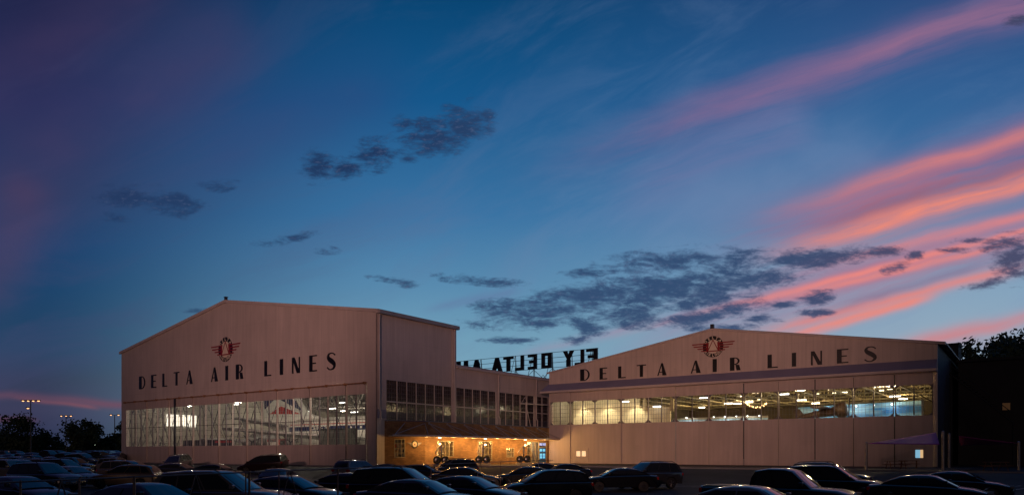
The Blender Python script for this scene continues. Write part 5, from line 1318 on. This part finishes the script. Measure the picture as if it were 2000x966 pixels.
def car(kind, pm, px, dep, head, label, group='cars in the car park'):
    key = kind
    if key not in PROT: o = make_car(kind, pm, label); PROT[key] = (o, pm)
    else:
        o = copy_tree(PROT[key][0])
        if pm is not PROT[key][1]:
            st_ = list(o.children)
            while st_:
                c = st_.pop(); st_ += list(c.children)
                if c.type == 'MESH' and c.material_slots and c.material_slots[0].material is PROT[key][1]:
                    c.material_slots[0].link = 'OBJECT'; c.material_slots[0].material = pm
    o['label'] = label; o['group'] = group
    p = pos(px, dep); g0 = gz(p.x, p.y)
    # heading: 0 = facing right across the view, positive turns the nose towards the camera
    yaw = R(36)-R(head)
    hd = Vector((math.cos(yaw), math.sin(yaw))); 
    dz = (gz(p.x+hd.x*1.4, p.y+hd.y*1.4)-gz(p.x-hd.x*1.4, p.y-hd.y*1.4))/2.8
    lf = Vector((-hd.y, hd.x)); dr = (gz(p.x+lf.x*.8, p.y+lf.y*.8)-gz(p.x-lf.x*.8, p.y-lf.y*.8))/1.6
    o.rotation_mode = 'XYZ'; o.location = (p.x, p.y, g0+.012); o.rotation_euler = (math.atan(dr), -math.atan(dz), yaw)
    return o
CARS = [
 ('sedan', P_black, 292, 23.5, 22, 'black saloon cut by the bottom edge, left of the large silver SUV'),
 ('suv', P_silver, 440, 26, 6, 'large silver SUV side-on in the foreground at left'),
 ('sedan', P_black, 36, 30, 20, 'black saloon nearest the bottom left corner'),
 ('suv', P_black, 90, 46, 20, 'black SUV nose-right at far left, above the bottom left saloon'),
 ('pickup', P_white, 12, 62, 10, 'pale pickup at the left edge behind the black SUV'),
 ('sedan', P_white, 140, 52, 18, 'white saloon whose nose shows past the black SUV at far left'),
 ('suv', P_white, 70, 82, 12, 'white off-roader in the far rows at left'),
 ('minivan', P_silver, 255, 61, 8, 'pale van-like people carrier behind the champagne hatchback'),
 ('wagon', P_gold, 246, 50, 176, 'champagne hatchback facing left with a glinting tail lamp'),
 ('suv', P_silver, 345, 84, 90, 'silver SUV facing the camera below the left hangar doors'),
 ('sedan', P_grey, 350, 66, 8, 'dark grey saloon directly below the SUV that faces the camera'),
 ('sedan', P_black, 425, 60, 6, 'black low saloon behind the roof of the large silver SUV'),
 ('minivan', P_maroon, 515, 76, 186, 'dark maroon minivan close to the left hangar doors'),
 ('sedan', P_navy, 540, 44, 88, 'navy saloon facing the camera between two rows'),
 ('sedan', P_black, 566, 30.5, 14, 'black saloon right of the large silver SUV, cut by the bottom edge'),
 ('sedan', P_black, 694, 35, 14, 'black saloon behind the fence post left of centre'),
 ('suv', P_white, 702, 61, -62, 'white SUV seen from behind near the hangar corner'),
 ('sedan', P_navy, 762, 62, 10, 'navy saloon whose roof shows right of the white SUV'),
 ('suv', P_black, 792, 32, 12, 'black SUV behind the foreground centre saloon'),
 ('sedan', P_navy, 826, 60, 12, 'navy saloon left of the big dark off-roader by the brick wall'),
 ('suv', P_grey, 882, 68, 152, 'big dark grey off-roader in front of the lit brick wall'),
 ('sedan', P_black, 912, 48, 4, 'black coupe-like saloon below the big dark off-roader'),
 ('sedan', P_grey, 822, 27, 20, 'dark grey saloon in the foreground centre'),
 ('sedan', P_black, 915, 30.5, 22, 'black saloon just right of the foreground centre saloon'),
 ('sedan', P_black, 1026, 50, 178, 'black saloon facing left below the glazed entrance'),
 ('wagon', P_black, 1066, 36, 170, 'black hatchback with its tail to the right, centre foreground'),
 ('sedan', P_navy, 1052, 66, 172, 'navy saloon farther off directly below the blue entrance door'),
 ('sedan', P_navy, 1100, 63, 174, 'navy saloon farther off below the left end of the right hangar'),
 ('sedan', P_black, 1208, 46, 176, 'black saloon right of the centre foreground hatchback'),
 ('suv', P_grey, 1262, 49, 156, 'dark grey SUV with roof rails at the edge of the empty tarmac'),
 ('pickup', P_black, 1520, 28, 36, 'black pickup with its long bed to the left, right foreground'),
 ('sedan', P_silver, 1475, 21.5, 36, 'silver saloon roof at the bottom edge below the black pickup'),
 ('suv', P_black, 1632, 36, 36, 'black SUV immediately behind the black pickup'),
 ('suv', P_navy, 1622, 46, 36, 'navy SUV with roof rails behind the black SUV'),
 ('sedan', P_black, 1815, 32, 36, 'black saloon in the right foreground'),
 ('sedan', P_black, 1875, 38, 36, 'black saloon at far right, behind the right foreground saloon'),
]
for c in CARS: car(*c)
# far rows at the left
kinds = ['sedan', 'suv', 'wagon', 'minivan', 'sedan', 'pickup']; pms = [P_black, P_silver, P_white, P_navy, P_grey, P_gold, P_maroon]
rnd = random.Random(9)
for row, dep in enumerate((70, 88, 105, 122, 140)):
    px = -10+rnd.uniform(0, 20)
    while px < 235-(row < 1)*60:
        k = rnd.choice(kinds); car(k, rnd.choice(pms), px, dep+rnd.uniform(-2, 2), rnd.choice((10, 190, 80, 20)), 'small distant vehicle in the far left rows of the car park', 'distant vehicles at the left'); px += rnd.uniform(30, 48)*80/dep
# parts of the farthest copies are too small to matter and stay shared meshes

# ------------------------------------------------------------------ perimeter fence with top rail, posts and gate braces
FN = thing('fence', 'thin brown steel rail fence running diagonally through the car park', 'fence')
M_fen = mat('brown_fence_steel', (.10, .055, .045), .5, .2, 3)
def fpt(px, zoff=0.):
    py = 882+max(15.5, 56-.0414*(px-80)); dep = .62*F/(py-882); p = pos(px, dep); return Vector((p.x, p.y, CAM.z-.62+zoff))
mb = MB(); pts = [fpt(p_) for p_ in range(-60, 1101, 60)]
mb.tube(pts, .022, 6); mb.build('top_rail', M_fen, FN)
for px in (40, 155, 262, 480, 487, 545, 660, 782, 842, 978, 1052):
    p = fpt(px); mb = MB(); r_ = .035 if px in (262, 487, 660, 782) else .022; mb.bar((p.x, p.y, gz(p.x, p.y)), (p.x, p.y, p.z+.03), r_, seg=8); mb.build('fence_post', M_fen, FN)
for px, w in ((120, 42), (382, 36), (566, 30), (938, 14), (1018, 10)):
    p = fpt(px); a, b = fpt(px-w), fpt(px+w); mb = MB(); mb.bar(p, (a.x, a.y, gz(a.x, a.y)), .018, seg=5); mb.bar(p, (b.x, b.y, gz(b.x, b.y)), .018, seg=5); mb.build('brace', M_fen, FN)
